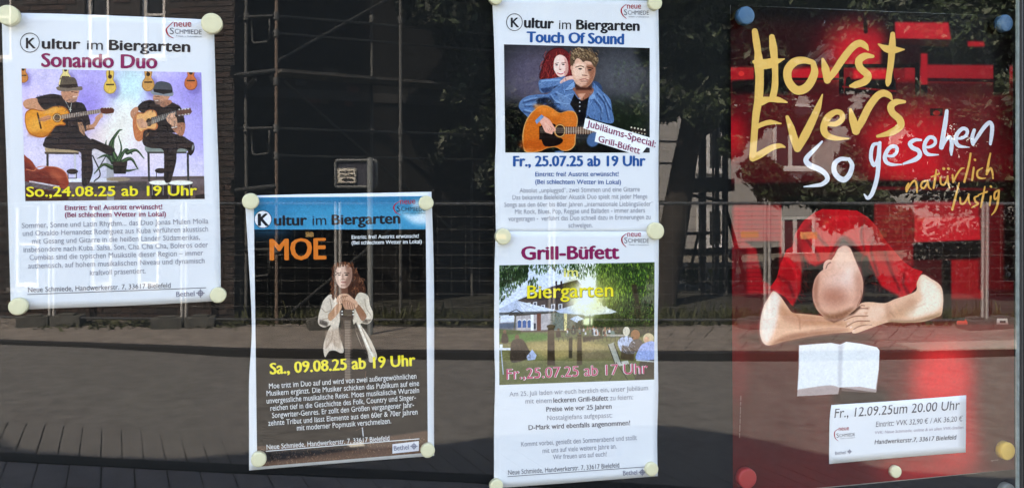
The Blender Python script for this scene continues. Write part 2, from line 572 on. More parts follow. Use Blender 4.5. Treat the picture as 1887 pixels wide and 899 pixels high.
# floor and baseboard
c.poly([(0,770),(340,772),(600,740),(1225,735),(1225,920),(0,920)], (112, 98, 100)); c.poly([(300,752),(640,748),(640,772),(300,776)], (225,222,232)); c.poly([(790,742),(1225,738),(1225,752),(790,756)], (96,84,80))
c.poly([(0,830),(1225,800),(1225,920),(0,920)], (92, 76, 74), f=10); c.noise(.03, 12, 3, 9)
# stools
c.poly([(152,548),(160,590),(360,590),(380,575),(360,548)], (176,150,118)); c.poly([(150,575),(380,580),(378,592),(155,590)], (70,62,58))
c.poly([(163,590),(178,590),(180,800),(165,800)], (60,56,54)); c.poly([(345,590),(360,590),(362,760),(350,760)], (200,196,200))
c.poly([(815,540),(1110,540),(1112,560),(1080,582),(830,582),(815,560)], (132,140,132)); c.poly([(828,575),(1090,575),(1090,586),(832,586)], (50,54,54))
for x in (832, 1092): c.poly([(x,580),(x+15,580),(x+18,770),(x+5,770)], (52,56,56))
# music stand and white chair between the men
c.poly([(445,560),(600,545),(605,780),(440,780)], (196,196,202), alpha=.55); c.poly([(560,545),(612,545),(612,900),(565,900)], (160,158,160), alpha=.8)
c.line([(470,600),(520,720),(480,770)], 8, (40,44,44)); c.line([(560,600),(500,700)], 6, (40,44,44)); c.poly([(440,780),(830,770),(830,830),(440,840)], (70,66,66), f=3)
# plant
for pts, wd in [([(600,560),(590,520),(640,440),(665,430)],(34,4)),([(620,620),(600,560),(612,480)],(44,8)),([(640,640),(690,560),(730,590)],(26,6)),([(700,580),(760,565),(810,620)],(30,4)),
                ([(640,660),(720,620),(770,690)],(36,6)),([(620,660),(560,600),(500,620)],(30,5)),([(600,680),(540,660),(480,720)],(30,5)),([(650,690),(700,700),(760,690)],(28,5)),([(600,650),(560,540),(560,500)],(20,4)),([(620,660),(660,560),(640,470)],(20,4))]:
    c.line(pts, wd, (38, 62, 44)); c.line([(p[0]+3,p[1]-4) for p in pts], (wd[0]*.25, 1), (96, 128, 84), alpha=.8)
c.poly([(600,640),(700,640),(690,720),(610,720)], (30,32,34)); c.ell(640,756,80,14,(150,132,112))
c.mottle([(0,835),(1225,805),(1225,900),(0,900)],[(70,58,58),(130,112,110),(96,80,80)],500,22,0,3,.4,12,False)
# stage lamps
for x, y in ((335, 705), (920, 700)):
    c.ell(x, y, 38, 18, (44,40,42)); c.line([(x-28,y+5),(x-28,y+45),(x+28,y+45),(x+28,y+5)], 5, (44,40,42), smooth=False)
c.poly([(290,755),(395,752),(395,772),(290,776)], (230,228,235))
# double bass
c.poly([(-10,600),(40,615),(70,640),(110,690),(170,672),(240,680),(290,710),(310,760),(306,800),(250,850),(-10,850)], (150,62,44), smooth=True)
c.poly([(-10,640),(50,660),(90,700),(150,700),(210,730),(250,790),(200,830),(-10,820)], (112,40,34), f=6, smooth=True); c.line([(30,690),(80,700),(110,675),(170,672),(240,680),(290,712),(308,765)], 5, (206,120,84)); c.ell(225,730,45,28,(190,100,70),30,f=10,alpha=.6)
c.poly([(-5,765),(280,820),(270,850),(-5,800)], (60,48,48)); c.poly([(50,765),(250,800),(250,812),(50,775)], (206,200,205))
for k in range(4): c.line([(0,770+9*k),(300,832+8*k)], 2, (190,184,188))
c.poly([(-5,800),(320,850),(300,910),(-5,910)], (66,40,38), f=4)
# conga drums
for x, rx in ((915, 72), (1050, 84)):
    c.poly([(x-rx+4,785),(x+rx-4,785),(x+rx-18,890),(x-rx+18,890)], (44,40,42)); c.ell(x,784,rx,17,(70,66,64)); c.ell(x,779,rx,16,(226,220,208)); c.ell(x,780,rx-8,11,(240,236,226))
    for q_ in (-.7,-.2,.3,.75): c.line([(x+rx*q_,795),(x+rx*q_,860)], 4, (150,146,146))
c.poly([(1150,862),(1225,850),(1225,885),(1150,885)], (40,38,42))
# left player
c.poly([(150,500),(170,470),(240,400),(380,400),(430,470),(470,500),(540,520),(590,545),(600,600),(560,590),(470,560),(472,700),(440,790),(400,790),(395,620),(370,570),(160,548)], (38,36,40), smooth=True)
c.poly([(90,220),(130,205),(200,192),(270,205),(350,240),(410,260),(440,330),(455,390),(440,430),(400,440),(330,410),(250,400),(160,330),(100,260)], (36,34,38), smooth=True)
c.line([(180,240),(300,330),(330,380)], 16, (52,48,52), f=4, alpha=.7)
c.poly([(370,380),(400,380),(420,430),(415,470),(385,440)], (176,128,98))
c.poly([(460,490),(520,510),(560,530),(600,545),(610,575),(560,580),(500,555)], (30,30,34), smooth=True)
c.poly([(8,260),(20,235),(60,222),(100,222),(110,250),(140,290),(180,310),(200,340),(180,345),(140,325),(90,300),(30,290)], (206,146,112), smooth=True); c.line([(30,285),(90,300),(150,330)], 9, (150,96,70), f=3, alpha=.7)
c.poly([(20,350),(30,310),(70,290),(120,300),(160,300),(210,275),(260,272),(300,290),(320,330),(300,350),(270,370),(290,385),(285,400),(230,405),(200,440),(160,475),(110,480),(50,455),(25,400)], (170,92,36), smooth=True)
c.poly([(25,350),(35,316),(72,297),(120,307),(165,307),(212,282),(258,279),(294,295),(312,330),(295,348),(265,372),(280,390),(228,398),(195,434),(155,468),(110,472),(56,448),(31,400)], (228,146,52), smooth=True)
c.ell(90,400,50,50,(238,168,76),f=14,alpha=.8); c.ell(200,300,60,18,(240,180,100),-15,f=8,alpha=.6); c.ell(120,460,80,16,(176,98,36),f=7,alpha=.6)
c.ell(235,350,31,31,(120,70,40)); c.ell(235,350,26,26,(226,190,140)); c.ell(235,350,21,21,(52,38,34))
c.line([(105,320),(128,420)], 11, (70,44,30)); c.poly([(262,330),(520,292),(522,318),(266,360)], (108,84,72))
for k in range(17): x = 272+k*15; c.line([(x,330-k*2.2),(x+2,357-k*2.3)], 3, (196,186,176))
for k in range(4): c.line([(110,358+6*k),(524,296+6*k)], 1.3, (226,214,196), alpha=.7)
c.poly([(520,290),(530,284),(600,282),(614,298),(608,318),(560,326),(525,320)], (96,50,40)); 
for k in range(4): c.ell(540+18*k,330,5,6,(206,196,180)); c.ell(545+18*k,284,5,4,(206,196,180))
for k in range(3): c.poly([(112,352+6*k),(180,330+6*k),(196,342+5*k),(150,366+6*k)], (196,134,102), alpha=.8); c.line([(118,356+8*k),(190,342+7*k)], 3, (130,80,58))
c.poly([(430,400),(470,390),(500,340),(530,320),(532,340),(510,375),(490,405),(455,430),(430,430)], (196,140,110), smooth=True)
for k in range(4): c.line([(488+8*k,352-5*k),(505+8*k,336-5*k),(518+5*k,345)], 8, (206,150,120)); 
c.line([(430,428),(480,420)], 8, (120,78,58), f=2)
c.poly([(268,170),(374,170),(372,200),(364,232),(340,248),(300,245),(270,215)], (206,148,118), smooth=True); c.poly([(300,226),(366,218),(360,240),(330,248)], (160,120,104), f=4); c.ell(300,200,30,24,(170,112,84),f=10,alpha=.5)
c.line([(330,178),(372,184)], 5, (60,44,40)); c.line([(340,212),(364,208)], 4, (236,222,214)); c.line([(372,186),(376,204)], 5, (226,170,140)); c.line([(290,240),(322,300)], 3, (214,214,204)); c.line([(330,250),(322,300)], 3, (214,214,204)); c.line([(314,296),(330,296)],4,(220,220,205)); c.line([(322,284),(322,310)],4,(220,220,205))
c.poly([(246,150),(250,100),(262,84),(300,80),(345,84),(360,100),(372,145),(350,160),(270,165)], (92,80,68), smooth=True); c.poly([(228,152),(240,144),(262,140),(320,150),(390,142),(402,152),(396,168),(340,172),(280,176),(240,168)], (122,106,92), smooth=True)
c.poly([(250,132),(368,126),(374,146),(310,154),(254,150)], (46,38,36)); c.poly([(250,100),(244,130),(252,134),(262,88)], (236,206,140)); c.noise(.02, 4, 2, 5)
# right player
g = lambda pts: [(p[0]+593, p[1]) for p in pts]
c.poly(g([(215,430),(260,420),(330,430),(400,450),(470,470),(520,500),(548,520),(545,560),(530,598),(512,590),(500,560),(440,560),(430,640),(410,720),(390,775),(352,765),(350,640),(340,560),(260,550),(210,520)]), (34,32,36), smooth=True)
c.poly(g([(170,290),(200,250),(250,232),(300,240),(370,240),(420,255),(465,290),(488,380),(486,420),(470,440),(400,450),(300,440),(230,430),(200,320)]), (30,28,32), smooth=True)
c.poly(g([(128,310),(150,285),(175,280),(180,310),(176,350),(200,370),(228,392),(222,420),(190,415),(150,370),(130,340)]), (196,136,106), smooth=True)
c.poly(g([(440,385),(486,385),(488,430),(470,472),(440,460),(405,425),(400,400)]), (176,116,90), smooth=True)
c.poly(g([(143,370),(175,315),(215,318),(245,298),(285,300),(305,330),(300,380),(310,400),(295,430),(250,425),(215,440),(205,495),(175,505),(152,470)]), (190,110,70), smooth=True)
c.poly(g([(172,330),(215,324),(245,304),(280,306),(297,330),(292,372),(298,400),(286,422),(250,418),(212,430),(196,440),(170,400)]), (232,172,112), smooth=True)
c.ell(593+250,380,21,27,(70,52,44)); c.ell(593+250,380,15,20,(40,34,34)); c.poly(g([(262,350),(430,300),(436,330),(268,395)]), (84,78,74))
for k in range(11): c.line(g([(275+13*k,352-4*k),(280+13*k,385-5*k)]), 3, (170,166,160))
for k in range(4): c.line(g([(200,400+6*k),(430,306+6*k)]), 1.3, (216,206,190), alpha=.7)
c.poly(g([(430,305),(500,288),(524,284),(535,310),(520,330),(440,338)]), (104,70,60)); 
for k in range(4): c.ell(593+450+20*k,296-2*k,7,5,(210,200,190)); c.ell(593+452+20*k,334-3*k,7,5,(210,200,190))
c.poly(g([(170,362),(205,355),(230,375),(236,392),(215,420),(185,412),(172,385)]), (206,150,118), smooth=True)
for k in range(4): c.line(g([(200,378+9*k),(236,388+8*k)]), 7, (214,160,130)); c.line(g([(200,383+9*k),(232,393+8*k)]), 2, (120,76,60))
c.poly(g([(365,350),(380,330),(400,320),(430,345),(438,390),(430,410),(400,400),(372,375)]), (212,160,130), smooth=True)
for k in range(4): c.line(g([(372+12*k,362-6*k),(384+12*k,330-4*k)]), 9, (222,170,142))
c.line(g([(400,415),(436,410)]), 6, (226,226,220))
c.poly(g([(283,200),(380,200),(386,215),(360,250),(340,262),(305,258),(286,240)]), (196,140,112), smooth=True); c.poly(g([(320,262),(350,235),(390,232),(400,250),(350,280)]), (176,120,94), smooth=True)
c.poly(g([(283,232),(320,228),(330,258),(300,262),(286,250)]), (130,100,88), f=4); c.line(g([(290,208),(318,212)]), 4, (60,44,40)); c.line(g([(290,236),(310,236)]), 4, (228,220,214)); c.line(g([(284,212),(278,228),(288,230)]),5,(206,150,120))
c.poly(g([(280,180),(290,130),(310,112),(350,110),(395,130),(405,190),(350,200)]), (72,78,84), smooth=True); c.poly(g([(262,175),(285,170),(340,190),(405,178),(412,192),(400,208),(340,204),(280,198),(262,185)]), (132,138,142), smooth=True); c.poly(g([(282,160),(402,166),(406,184),(345,194),(282,178)]), (34,36,40))
c.ell(593+530,556,22,40,(20,20,22),10); c.ell(593+540,545,5,22,(190,190,190),10,f=3)
for P_ in ([(100,215),(200,195),(350,240),(410,260),(440,330),(450,390),(430,430),(330,410),(300,330),(200,270)], [(160,500),(240,410),(380,410),(470,500),(590,550),(560,590),(470,560),(440,780),(400,780),(370,570),(160,545)],
          g([(200,255),(250,236),(420,255),(465,290),(486,380),(470,440),(400,450),(300,440),(310,330),(200,300)]), g([(215,440),(330,430),(470,470),(545,520),(500,560),(440,560),(390,770),(352,765),(340,560),(210,520)])):
    c.mottle(P_, [(62,60,66),(18,17,20),(84,80,86),(26,24,28)], 150, 20, 70, 4, .5, 40)
c.mottle([(30,350),(72,300),(200,290),(290,295),(300,350),(228,398),(155,466),(56,446)], [(246,170,78),(206,122,40),(236,156,64)], 160, 30, -20, 2.5, .4, 6)
c.mottle(g([(150,370),(172,330),(245,304),(290,330),(286,420),(200,500),(165,490)]), [(242,188,130),(206,140,86),(226,160,104)], 110, 24, -60, 2.5, .4, 6)
c.mottle([(0,620),(90,700),(240,690),(300,760),(250,850),(0,850)], [(196,96,66),(90,30,28),(160,70,50)], 140, 30, 20, 3, .4, 15)
for P_ in ([(20,240),(100,225),(180,320),(90,300)], g([(130,310),(175,285),(222,400),(150,370)]), g([(405,425),(486,390),(485,440),(465,468)]), [(270,175),(370,175),(362,230),(300,240)], g([(286,205),(380,205),(350,255),(300,255)])):
    c.mottle(P_, [(226,170,140),(160,104,78),(240,190,160),(130,84,62)], 60, 9, 20, 3, .4, 60)
c.mottle([(246,150),(262,86),(345,86),(372,145)], [(130,116,98),(60,50,44)], 60, 8, 60, 3, .5, 50)
c.z = None
c.noise(.055, 4, 3, 11)
c.contrast(1.10, 140)
A.patch('photo_print', c.corners, c.material('print of the two guitarists'))
A.text('title_lettering', [('K', (47.7,89.5), (66,89.5), 19, BD), ('ultur', (76.7,90), (148.5,91), 18, .046), ('Biergarten', (200.3,92.5), (350.7,96.3), 18.3, .046), ('im', (160,91.7), (189.5,92.3), 17, -.012)], K)
A.strokes('title_circle', [([(55+17.5*math.cos(t), 79+17.5*math.sin(t)) for t in (2*math.pi*k/16 for k in range(17))], [1.2, 1.2])], K)
A.text('headline_lettering', [('Sonando Duo', (75.6,123.5), (290,126.5), 24.5, .042)], PUR)
A.text('date_outline', [('So.,24.08.25 ab 19 Uhr', (48.8,363), (363.8,360.6), 17.5, .05)], BRN, lift=.0005)
A.text('date_lettering', [('So.,24.08.25 ab 19 Uhr', (48.3,362.3), (363.3,360), 17.5, .034)], YEL, lift=.0008)
A.text('notice_lettering', [('Eintritt: frei! Austritt erwünscht!', (119.3,387.3), (299,385.3), 8.7, .022), ('(Bei schlechtem Wetter im Lokal)', (119.5,400), (305.8,398.7), 8.7, .022)], PUR)
A.text('body_lettering', [('Sommer, Sonne und Latin Rhythm... das Duo Jonas Mulen Molla', (40.3,420.3), (384,412), 9.3),
  ('und Osvaldo Hernandez Rodriguez aus Kuba verführen akustisch', (42,434.7), (383.5,426.5), 9.3), ('mit Gesang und Gitarre in die heißen Länder Südamerikas,', (59,449.3), (368.5,441.5), 9.3),
  ('insbesondere nach Kuba. Salsa, Son, Cha Cha Cha, Boleros oder', (43.4,464.7), (383.5,455.5), 9.3), ('Cumbias sind die typischen Musikstile dieser Region – immer', (54.4,479), (374.5,470.3), 9.3),
  ('authentisch, auf hohem musikalischen Niveau und dynamisch', (52,494.7), (377,484.7), 9.3), ('kraftvoll präsentiert.', (165.8,507.3), (268.5,503.3), 9.3)], LG, off=LT)
A.text('address_lettering', [(ADDR, (51.7,538.5), (314.5,530), 9, 0)], GREY)
A.strokes('divider_line', [([(50.7,542.3), (379.3,530)], [1.3, 1.3])], GREY)
A.text('emblem_lettering', [('Bethel', (324.6,546.7), (358.6,545), 9, .02)], SIL)
A.emblem((369.3, 540), 7, SIL)
A.logo([(319.3,40.7), (308,52), (306.7,58), (311,66), (319.3,70.7)], [(320.5,50), (352.7,49.5)], [(312.7,62.5), (371.7,64)], RED, GREY, 9)

# =================================================================== poster 2: musician leaning on a guitar neck
B = Sheet('poster', 'dark poster with blue header and a long-haired man in a white shirt', 'poster',
          [(451, 361), (560, 358), (680, 356), (795, 353.5)], [(795, 353.5), (799, 480), (800, 620), (799.5, 740), (800, 839)],
          [(459, 866), (620, 853), (800, 839)], [(451, 361), (457, 460), (464, 600), (459, 700), (459, 800), (459, 866)],
          0.044, paper, 0.0028, 2.0)
c = Canvas([(467.5, 364), (784, 361.5), (788.5, 833.5), (474, 859.5)], 634, 950, (9, 8, 9))
c.view(440, 340, 3.2105)
c.poly([(60,60),(1130,60),(1130,267),(60,269)], (52, 142, 178)); c.poly([(60,60),(1130,60),(1130,120),(60,130)], (36,118,156), f=20); c.poly([(60,60),(300,60),(300,270),(60,270)], (42,124,162), f=60)
c.poly([(960,160),(1040,180),(1130,130),(1130,225),(1030,225)], (206,222,234), f=14, smooth=True); c.ell(1080,120,60,30,(180,206,224),f=14)
c.poly([(60,267),(1130,265),(1130,272),(60,274)], (9,8,9))
c.ell(143, 206, 52, 53, (20, 30, 40)); c.ell(143, 206, 49, 50, (226, 226, 236))
c.view(440, 600, 3.008)
c.poly([(90,665),(560,640),(900,600),(1060,575),(1060,800),(90,800)], (96,72,58), f=4); c.poly([(90,700),(350,680),(650,655),(720,670),(400,720),(90,760)], (20,16,16), f=8); pass
c.poly([(150,758),(560,722),(1060,660),(1060,780),(90,800)], (110,84,68), f=6)
for k in range(900):
    x = 95 + rng.random()*960; y = 620+rng.random()*160
    if y > 745-(x-90)*.13 - 60*rng.random(): c.line([(x,y),(x+rng.normal()*6,y-4-6*rng.random())], 2, [(190,154,124),(90,66,52),(150,116,90)][k%3], alpha=.6)
# guitar, faint in the dark
c.poly([(510,250),(560,235),(590,240),(650,240),(690,235),(708,280),(695,340),(740,400),(752,470),(720,540),(640,580),(560,580),(490,540),(470,470),(480,410),(520,350),(508,300)], (34,20,16), f=3, smooth=True)
c.line([(705,250),(700,330),(740,395),(754,470),(722,540),(650,580)], 3, (120,90,76), alpha=.8); c.line([(508,260),(520,340),(478,410),(470,480),(500,550)], 2, (80,60,50), alpha=.7)
c.poly([(585,0),(628,0),(632,290),(590,290)], (28,22,22))
for k in range(14): c.line([(586,8+20*k),(630,8+20*k)], 1.5, (120,108,98), alpha=.8)
for k in range(5): c.line([(590+8*k,0),(592+8*k,440)], 1.2, (130,116,104), alpha=.55)
c.poly([(590,655),(690,640),(700,665),(620,672)], (200,176,150), f=3); c.line([(685,565),(690,610)], 6, (200,200,206))
# man
c.view(560, 460, 3.744)
shirt = (210, 192, 174)
hair = (70, 44, 34)
c.poly([(190,300),(195,180),(215,110),(255,80),(310,90),(350,120),(380,170),(410,220),(430,280),(405,330),(380,370),(340,350),(300,320),(230,330),(205,350)], hair, smooth=True, f=1)
for k in range(150):
    a = rng.random(); x = 330 + 90*rng.random() if a > .45 else 190+45*rng.random(); y = 120 + 235*rng.random()
    if a > .45 and y < 180 and x > 370: continue
    c.line([(x,y),(x+8*rng.normal(),y+10),(x+6*rng.normal(),y+22)], 3.5, [(128,78,54),(44,26,22),(158,104,74),(96,56,40)][k % 4], alpha=.8)
c.poly([(135,350),(175,310),(210,320),(240,370),(250,470),(240,560),(275,690),(255,712),(215,695),(175,700),(145,740),(135,660),(165,560),(185,520),(140,535),(100,510),(102,450),(120,390)], shirt, smooth=True)
c.poly([(375,300),(440,315),(455,380),(475,430),(472,480),(440,512),(390,510),(430,570),(475,650),(505,742),(455,775),(410,690),(370,600),(340,500),(335,400)], (206,190,170), smooth=True)
c.poly([(235,330),(300,310),(350,330),(345,420),(340,480),(250,480),(240,400)], (50,34,28), f=3); c.poly([(255,450),(330,450),(330,700),(290,700),(250,600)], (60,46,40), f=4); c.poly([(150,560),(240,540),(262,640),(250,690),(190,640),(145,690)], (158,136,118), f=5, alpha=.7)
c.poly([(340,520),(370,590),(420,720),(450,770),(438,700),(400,600),(360,500)], (30,24,24), f=2); c.line([(380,520),(430,640),(480,740)], 10, (236,226,214), f=2); c.line([(400,540),(470,700)], 4, (120,104,92), f=1)
for p in [[(120,400),(150,430),(180,420)],[(130,480),(170,470),(200,440)],[(180,340),(190,400),(170,450)],[(420,340),(430,400),(460,450)],[(440,490),(400,480),(380,450)],[(200,560),(190,620),(150,680)],[(240,560),(250,620)],[(210,600),(215,680)]]:
    c.line(p, 5, (120,100,86), f=2, alpha=.7)
c.poly([(160,530),(130,520),(105,510),(110,480),(170,500)], (40,32,30), f=3, alpha=.8); c.poly([(400,500),(440,508),(470,480),(420,480)], (60,48,42), f=3, alpha=.8)
c.mottle([(110,400),(180,320),(240,360),(250,540),(270,690),(215,690),(145,730),(140,650),(185,520),(110,505)], [(226,208,190),(150,128,110),(176,156,138),(236,224,208)], 220, 16, 80, 3, .45, 30)
c.mottle([(380,310),(440,315),(475,430),(440,510),(400,520),(500,735),(455,765),(340,480)], [(236,222,206),(146,124,106),(186,166,148)], 200, 18, 70, 3, .45, 25)
# forearms and stacked hands
c.poly([(165,460),(190,420),(235,370),(262,385),(250,420),(210,470),(180,490)], (182,134,104), smooth=True); c.poly([(350,390),(375,375),(420,430),(432,465),(400,490),(370,440)], (150,104,80), smooth=True)
c.poly([(225,350),(235,320),(265,302),(300,305),(335,330),(370,365),(365,395),(345,400),(320,380),(280,365),(250,372),(230,365)], (206,160,132), smooth=True)
c.poly([(265,360),(300,345),(345,375),(348,400),(335,415),(318,415),(300,420),(280,405)], (182,134,108), smooth=True)
for k in range(4): c.line([(238+14*k,368-4*k),(246+14*k,338-5*k),(268+12*k,318)], 3, (120,80,60)); c.line([(292+15*k,360+4*k),(298+15*k,405)], 10, (196,148,122)); c.line([(300+15*k,362+4*k),(306+15*k,405)], 2.5, (90,58,44))
c.poly([(275,410),(335,412),(328,470),(315,560),(320,900),(282,900),(283,560),(268,470)], (96,80,70), smooth=False, alpha=.9)
for k in range(24): c.line([(282,480+18*k),(322,480+18*k)], 2, (176,160,142), alpha=.7)
for k in range(5): c.line([(286+8*k,480),(286+8*k,900)], 1.5, (190,176,160), alpha=.55)
c.poly([(265,455),(340,455),(332,485),(270,485)], (60,44,38)); 
for y in (425, 445): c.ell(264,y,6,5,(220,216,208)); c.ell(340,y,6,5,(220,216,208))
# face
c.poly([(250,255),(300,250),(305,300),(255,300)], (120,80,64), f=2); c.poly([(218,170),(225,125),(255,102),(300,104),(328,130),(332,180),(322,225),(300,255),(270,266),(240,250),(222,215)], (214,176,156), smooth=True)
c.poly([(285,110),(330,130),(334,190),(318,235),(290,258),(285,210),(300,180)], (132,92,76), f=5, smooth=True, alpha=.75)
c.line([(232,163),(256,158)], 5, (60,40,34)); c.line([(278,158),(312,163)], 5, (50,32,28)); c.ell(246,174,10,4.5,(50,34,32)); c.ell(294,174,12,5,(40,28,26)); c.line([(268,170),(270,198)], 5, (150,108,90), f=1); c.line([(258,204),(280,204)], 4, (120,80,66)); c.line([(258,222),(290,224)], 5, (140,72,66)); c.line([(262,230),(284,230)], 3, (190,130,116)); c.ell(240,195,14,10,(228,196,178),f=4,alpha=.7); c.line([(256,246),(284,248)],6,(160,118,100),f=2)
for k in range(110):
    if k % 2: x = 205+130*rng.random(); y = 84+(10+abs(x-268)*.22)*rng.random(); c.line([(x,y),(x+(x-268)*.12,y+10),(x+(x-268)*.2,y+24)], 3.5, [(128,78,54),(44,26,22),(150,98,70),(96,56,40)][k//2 % 4], alpha=.85)
    else: x = 192+28*rng.random(); y = 110+210*rng.random(); c.line([(x,y),(x+5*rng.normal(),y+12),(x+3*rng.normal(),y+26)], 4, [(110,66,46),(44,26,22),(80,48,36)][k//2 % 3], alpha=.9)
c.z = None; c.noise(.07, 3, 3, 12)
c.contrast(1.12, 110)
B.patch('photo_print', c.corners, c.material('print of the long-haired musician'), n=(20, 30))
B.text('title_lettering', [('K', (474.9,416), (496,416), 22, .05), ('ultur', (504.8,415.4), (566,414.8), 18, .046), ('Biergarten', (611,414.1), (738,411.6), 18, .046), ('im', (576,414.8), (601.3,414.4), 17, -.012)], K)
B.text('headline_lettering', [('MOE', (497,479.2), (601.3,477), 38, .034)], ORA)
B.text('notice_lettering', [('Eintritt: frei! Austritt erwünscht!', (648,440.3), (772,438), 6.6, .024), ('(Bei schlechtem Wetter im Lokal)', (648,450.6), (777.3,448.4), 6.6, .024)], WHT)
B.text('date_lettering', [('Sa., 09.08.25 ab 19 Uhr', (497.2,689.1), (765.8,673), 20, .038)], YEL)
B.text('body_lettering', [('Moe tritt im Duo auf und wird von zwei außergewöhnlichen', (495.9,715.7), (767.5,697), 9.4),
  ('Musikern ergänzt. Die Musiker schicken das Publikum auf eine', (491.5,729), (772.4,710.4), 9.4), ('unvergessliche musikalische Reise. Moes musikalische Wurzeln', (491.5,743), (772.4,723), 9.4),
  ('reichen tief in die Geschichte des Folk, Country und Singer-', (498.5,756.3), (766.5,736.3), 9.4), ('Songwriter-Genres. Er zollt den Größen vergangener Jahr-', (501.5,769.5), (763.1,749.6), 9.4),
  ('zehnte Tribut und lässt Elemente aus den 60er & 70er Jahren', (494.5,783.8), (769.5,762.9), 9.4), ('mit moderner Popmusik verschmelzen.', (547.4,792.8), (720.9,779.5), 9.4)], WHT, off=-.004)
B.text('address_lettering', [(ADDR, (491.5,827.7), (717.6,811), 9, 0)], WHT)
B.strokes('divider_line', [([(490.5,830.7), (772.4,807.8)], [1.4, 1.4])], WHT)
B.patch('emblem_panel', [(723.2,817.8), (771.8,812), (771.8,830), (723.2,835)], ink('panel white', (225,222,226)), lift=.0007, n=(2, 2))
B.text('emblem_lettering', [('Bethel', (726,829.7), (753.5,827), 8.5, .02)], SIL, lift=.001)
B.emblem((762.8, 821.4), 6, SIL, lift=.001)
B.logo([(737.5,370.2), (728,377), (725.6,383), (729,391), (737.5,396)], [(737.5,376.2), (765.5,375.6)], [(731,389), (784,389)], RED, K, 8)

# =================================================================== poster 3: couple with guitar (upper sheet)
C3 = Sheet('poster', 'white poster of a couple in denim jackets with a guitar, above the beer garden poster', 'poster',
          [(907, -3), (1060, -1), (1213, 2)], [(1213, 2), (1215, 160), (1213.5, 300), (1213.8, 430)],
          [(914, 430), (1060, 430), (1213.8, 430)], [(907, -3), (911, 93), (914, 240), (912, 320), (914, 430)],
          0.0445, paper, 0.0022, 3.4)
c = Canvas([(928.7, 82.2), (1197.4, 88.9), (1197.3, 281.6), (931, 281.3)], 560, 400, (56, 55, 58))
c.view(930, 80, 4.281)
c.ell(250,300,260,260,(98,90,106),f=80,alpha=.8); c.ell(900,260,220,200,(88,88,92),f=80,alpha=.8); c.ell(60,700,200,240,(20,22,20),f=60); c.ell(900,620,260,160,(32,40,30),f=60); c.ell(600,860,500,90,(16,20,14),f=30); c.ell(1130,60,80,120,(26,28,28),f=30)
for k in range(260):
    x, y = 860+280*rng.random(), 140+650*rng.random()
    if rng.random() < .35: x, y = 600*rng.random(), 700+150*rng.random()
    c.ell(x, y, 8+10*rng.random(), 5+5*rng.random(), [(70,84,60),(50,60,44),(96,110,84)][k%3], 90*rng.random(), f=2, alpha=.25)
c.noise(.05, 10, 3, 21)
denim, dsh, dl = (84,112,148), (44,62,92), (138,166,196)
# woman
for k, (r0, cc) in enumerate([(0,(74,26,30)),(8,(104,36,40))]):
    c.poly([(278+r0,280-r0),(285+r0,220),(310+r0,130),(340+r0,70+r0),(400,38+r0),(460,42+r0),(510,90),(530,180),(535,270),(500,280),(380,282)], cc, smooth=True, f=1)
for k in range(160):
    x = 290+235*rng.random(); y = 60+190*rng.random()
    if x < 320 and y < 130: continue
    c.line([(x,y),(x-6+8*rng.normal(),y+18),(x-8+8*rng.normal(),y+42)], 4, [(140,52,52),(60,18,24),(166,70,60),(96,30,36)][k%4], alpha=.75)
c.poly([(386,190),(392,130),(415,98),(450,94),(485,120),(500,170),(500,220),(480,256),(450,268),(420,258),(396,225)], (226,184,172), smooth=True)
c.poly([(470,110),(500,160),(502,230),(470,262),(480,190)], (176,122,112), f=5, alpha=.7, smooth=True)
c.poly([(398,130),(450,108),(470,180),(440,240),(405,215)], (240,202,190), f=8, smooth=True, alpha=.35)
c.line([(398,162),(424,155)], 4, (90,50,44)); c.line([(446,158),(482,152)], 4, (90,50,44)); c.ell(410,172,10,5,(60,40,44)); c.ell(462,168,11,5,(60,40,44)); c.line([(436,170),(430,202),(446,206)], 4, (190,130,120)); c.ell(438,208,9,4,(120,70,66)); c.line([(418,236),(445,244),(474,228)], 8, (178,76,84)); c.line([(424,236),(468,232)], 3, (240,226,222)); c.ell(408,205,14,10,(240,200,188),f=5,alpha=.7)
c.poly([(268,330),(270,300),(300,285),(380,278),(440,268),(475,262),(490,300),(440,330),(380,345),(310,390),(280,380)], denim, smooth=True); c.poly([(285,360),(340,350),(420,335),(400,360),(320,392)], dsh, f=3, smooth=True); c.line([(290,300),(360,292),(440,290)], 10, dl, f=4, alpha=.8)
c.poly([(440,300),(480,268),(530,258),(545,280),(535,300),(480,312),(440,318)], (214,170,156), smooth=True); c.line([(480,275),(486,305)], 4, (130,90,80))
c.poly([(690,300),(740,310),(768,350),(762,385),(700,360)], (56,76,104), smooth=True)
# man
c.poly([(120,520),(112,485),(130,450),(180,418),(260,405),(340,400),(400,350),(480,300),(545,290),(560,360),(640,420),(700,340),(700,310),(760,370),(830,440),(845,520),(852,630),(700,600),(640,560),(560,540),(440,545),(380,500),(330,480),(280,530),(300,575),(250,640),(190,590)], denim, smooth=True)
for p in [[(150,470),(220,450),(330,440)],[(150,540),(220,560),(270,590)],[(160,500),(230,500),(260,520)],[(360,420),(400,470),(470,490)],[(400,400),(480,440),(530,470)],[(660,470),(650,560),(640,600)],[(730,400),(790,480),(820,600)],[(700,440),(760,520),(760,600)],[(780,420),(835,520)]]:
    c.line(p, 14, dsh, f=5, alpha=.8); c.line([(q[0]+5,q[1]-16) for q in p], 8, dl, f=5, alpha=.75)
c.poly([(255,440),(350,430),(430,520),(520,540),(450,555),(400,545),(330,480),(270,500)], (24,28,40), f=8, smooth=True, alpha=.9); c.poly([(415,400),(500,430),(525,470),(500,520),(440,490)], (98,124,156), f=3); c.line([(470,420),(540,400)], 3, dl); c.line([(390,465),(510,480)], 3, dl)
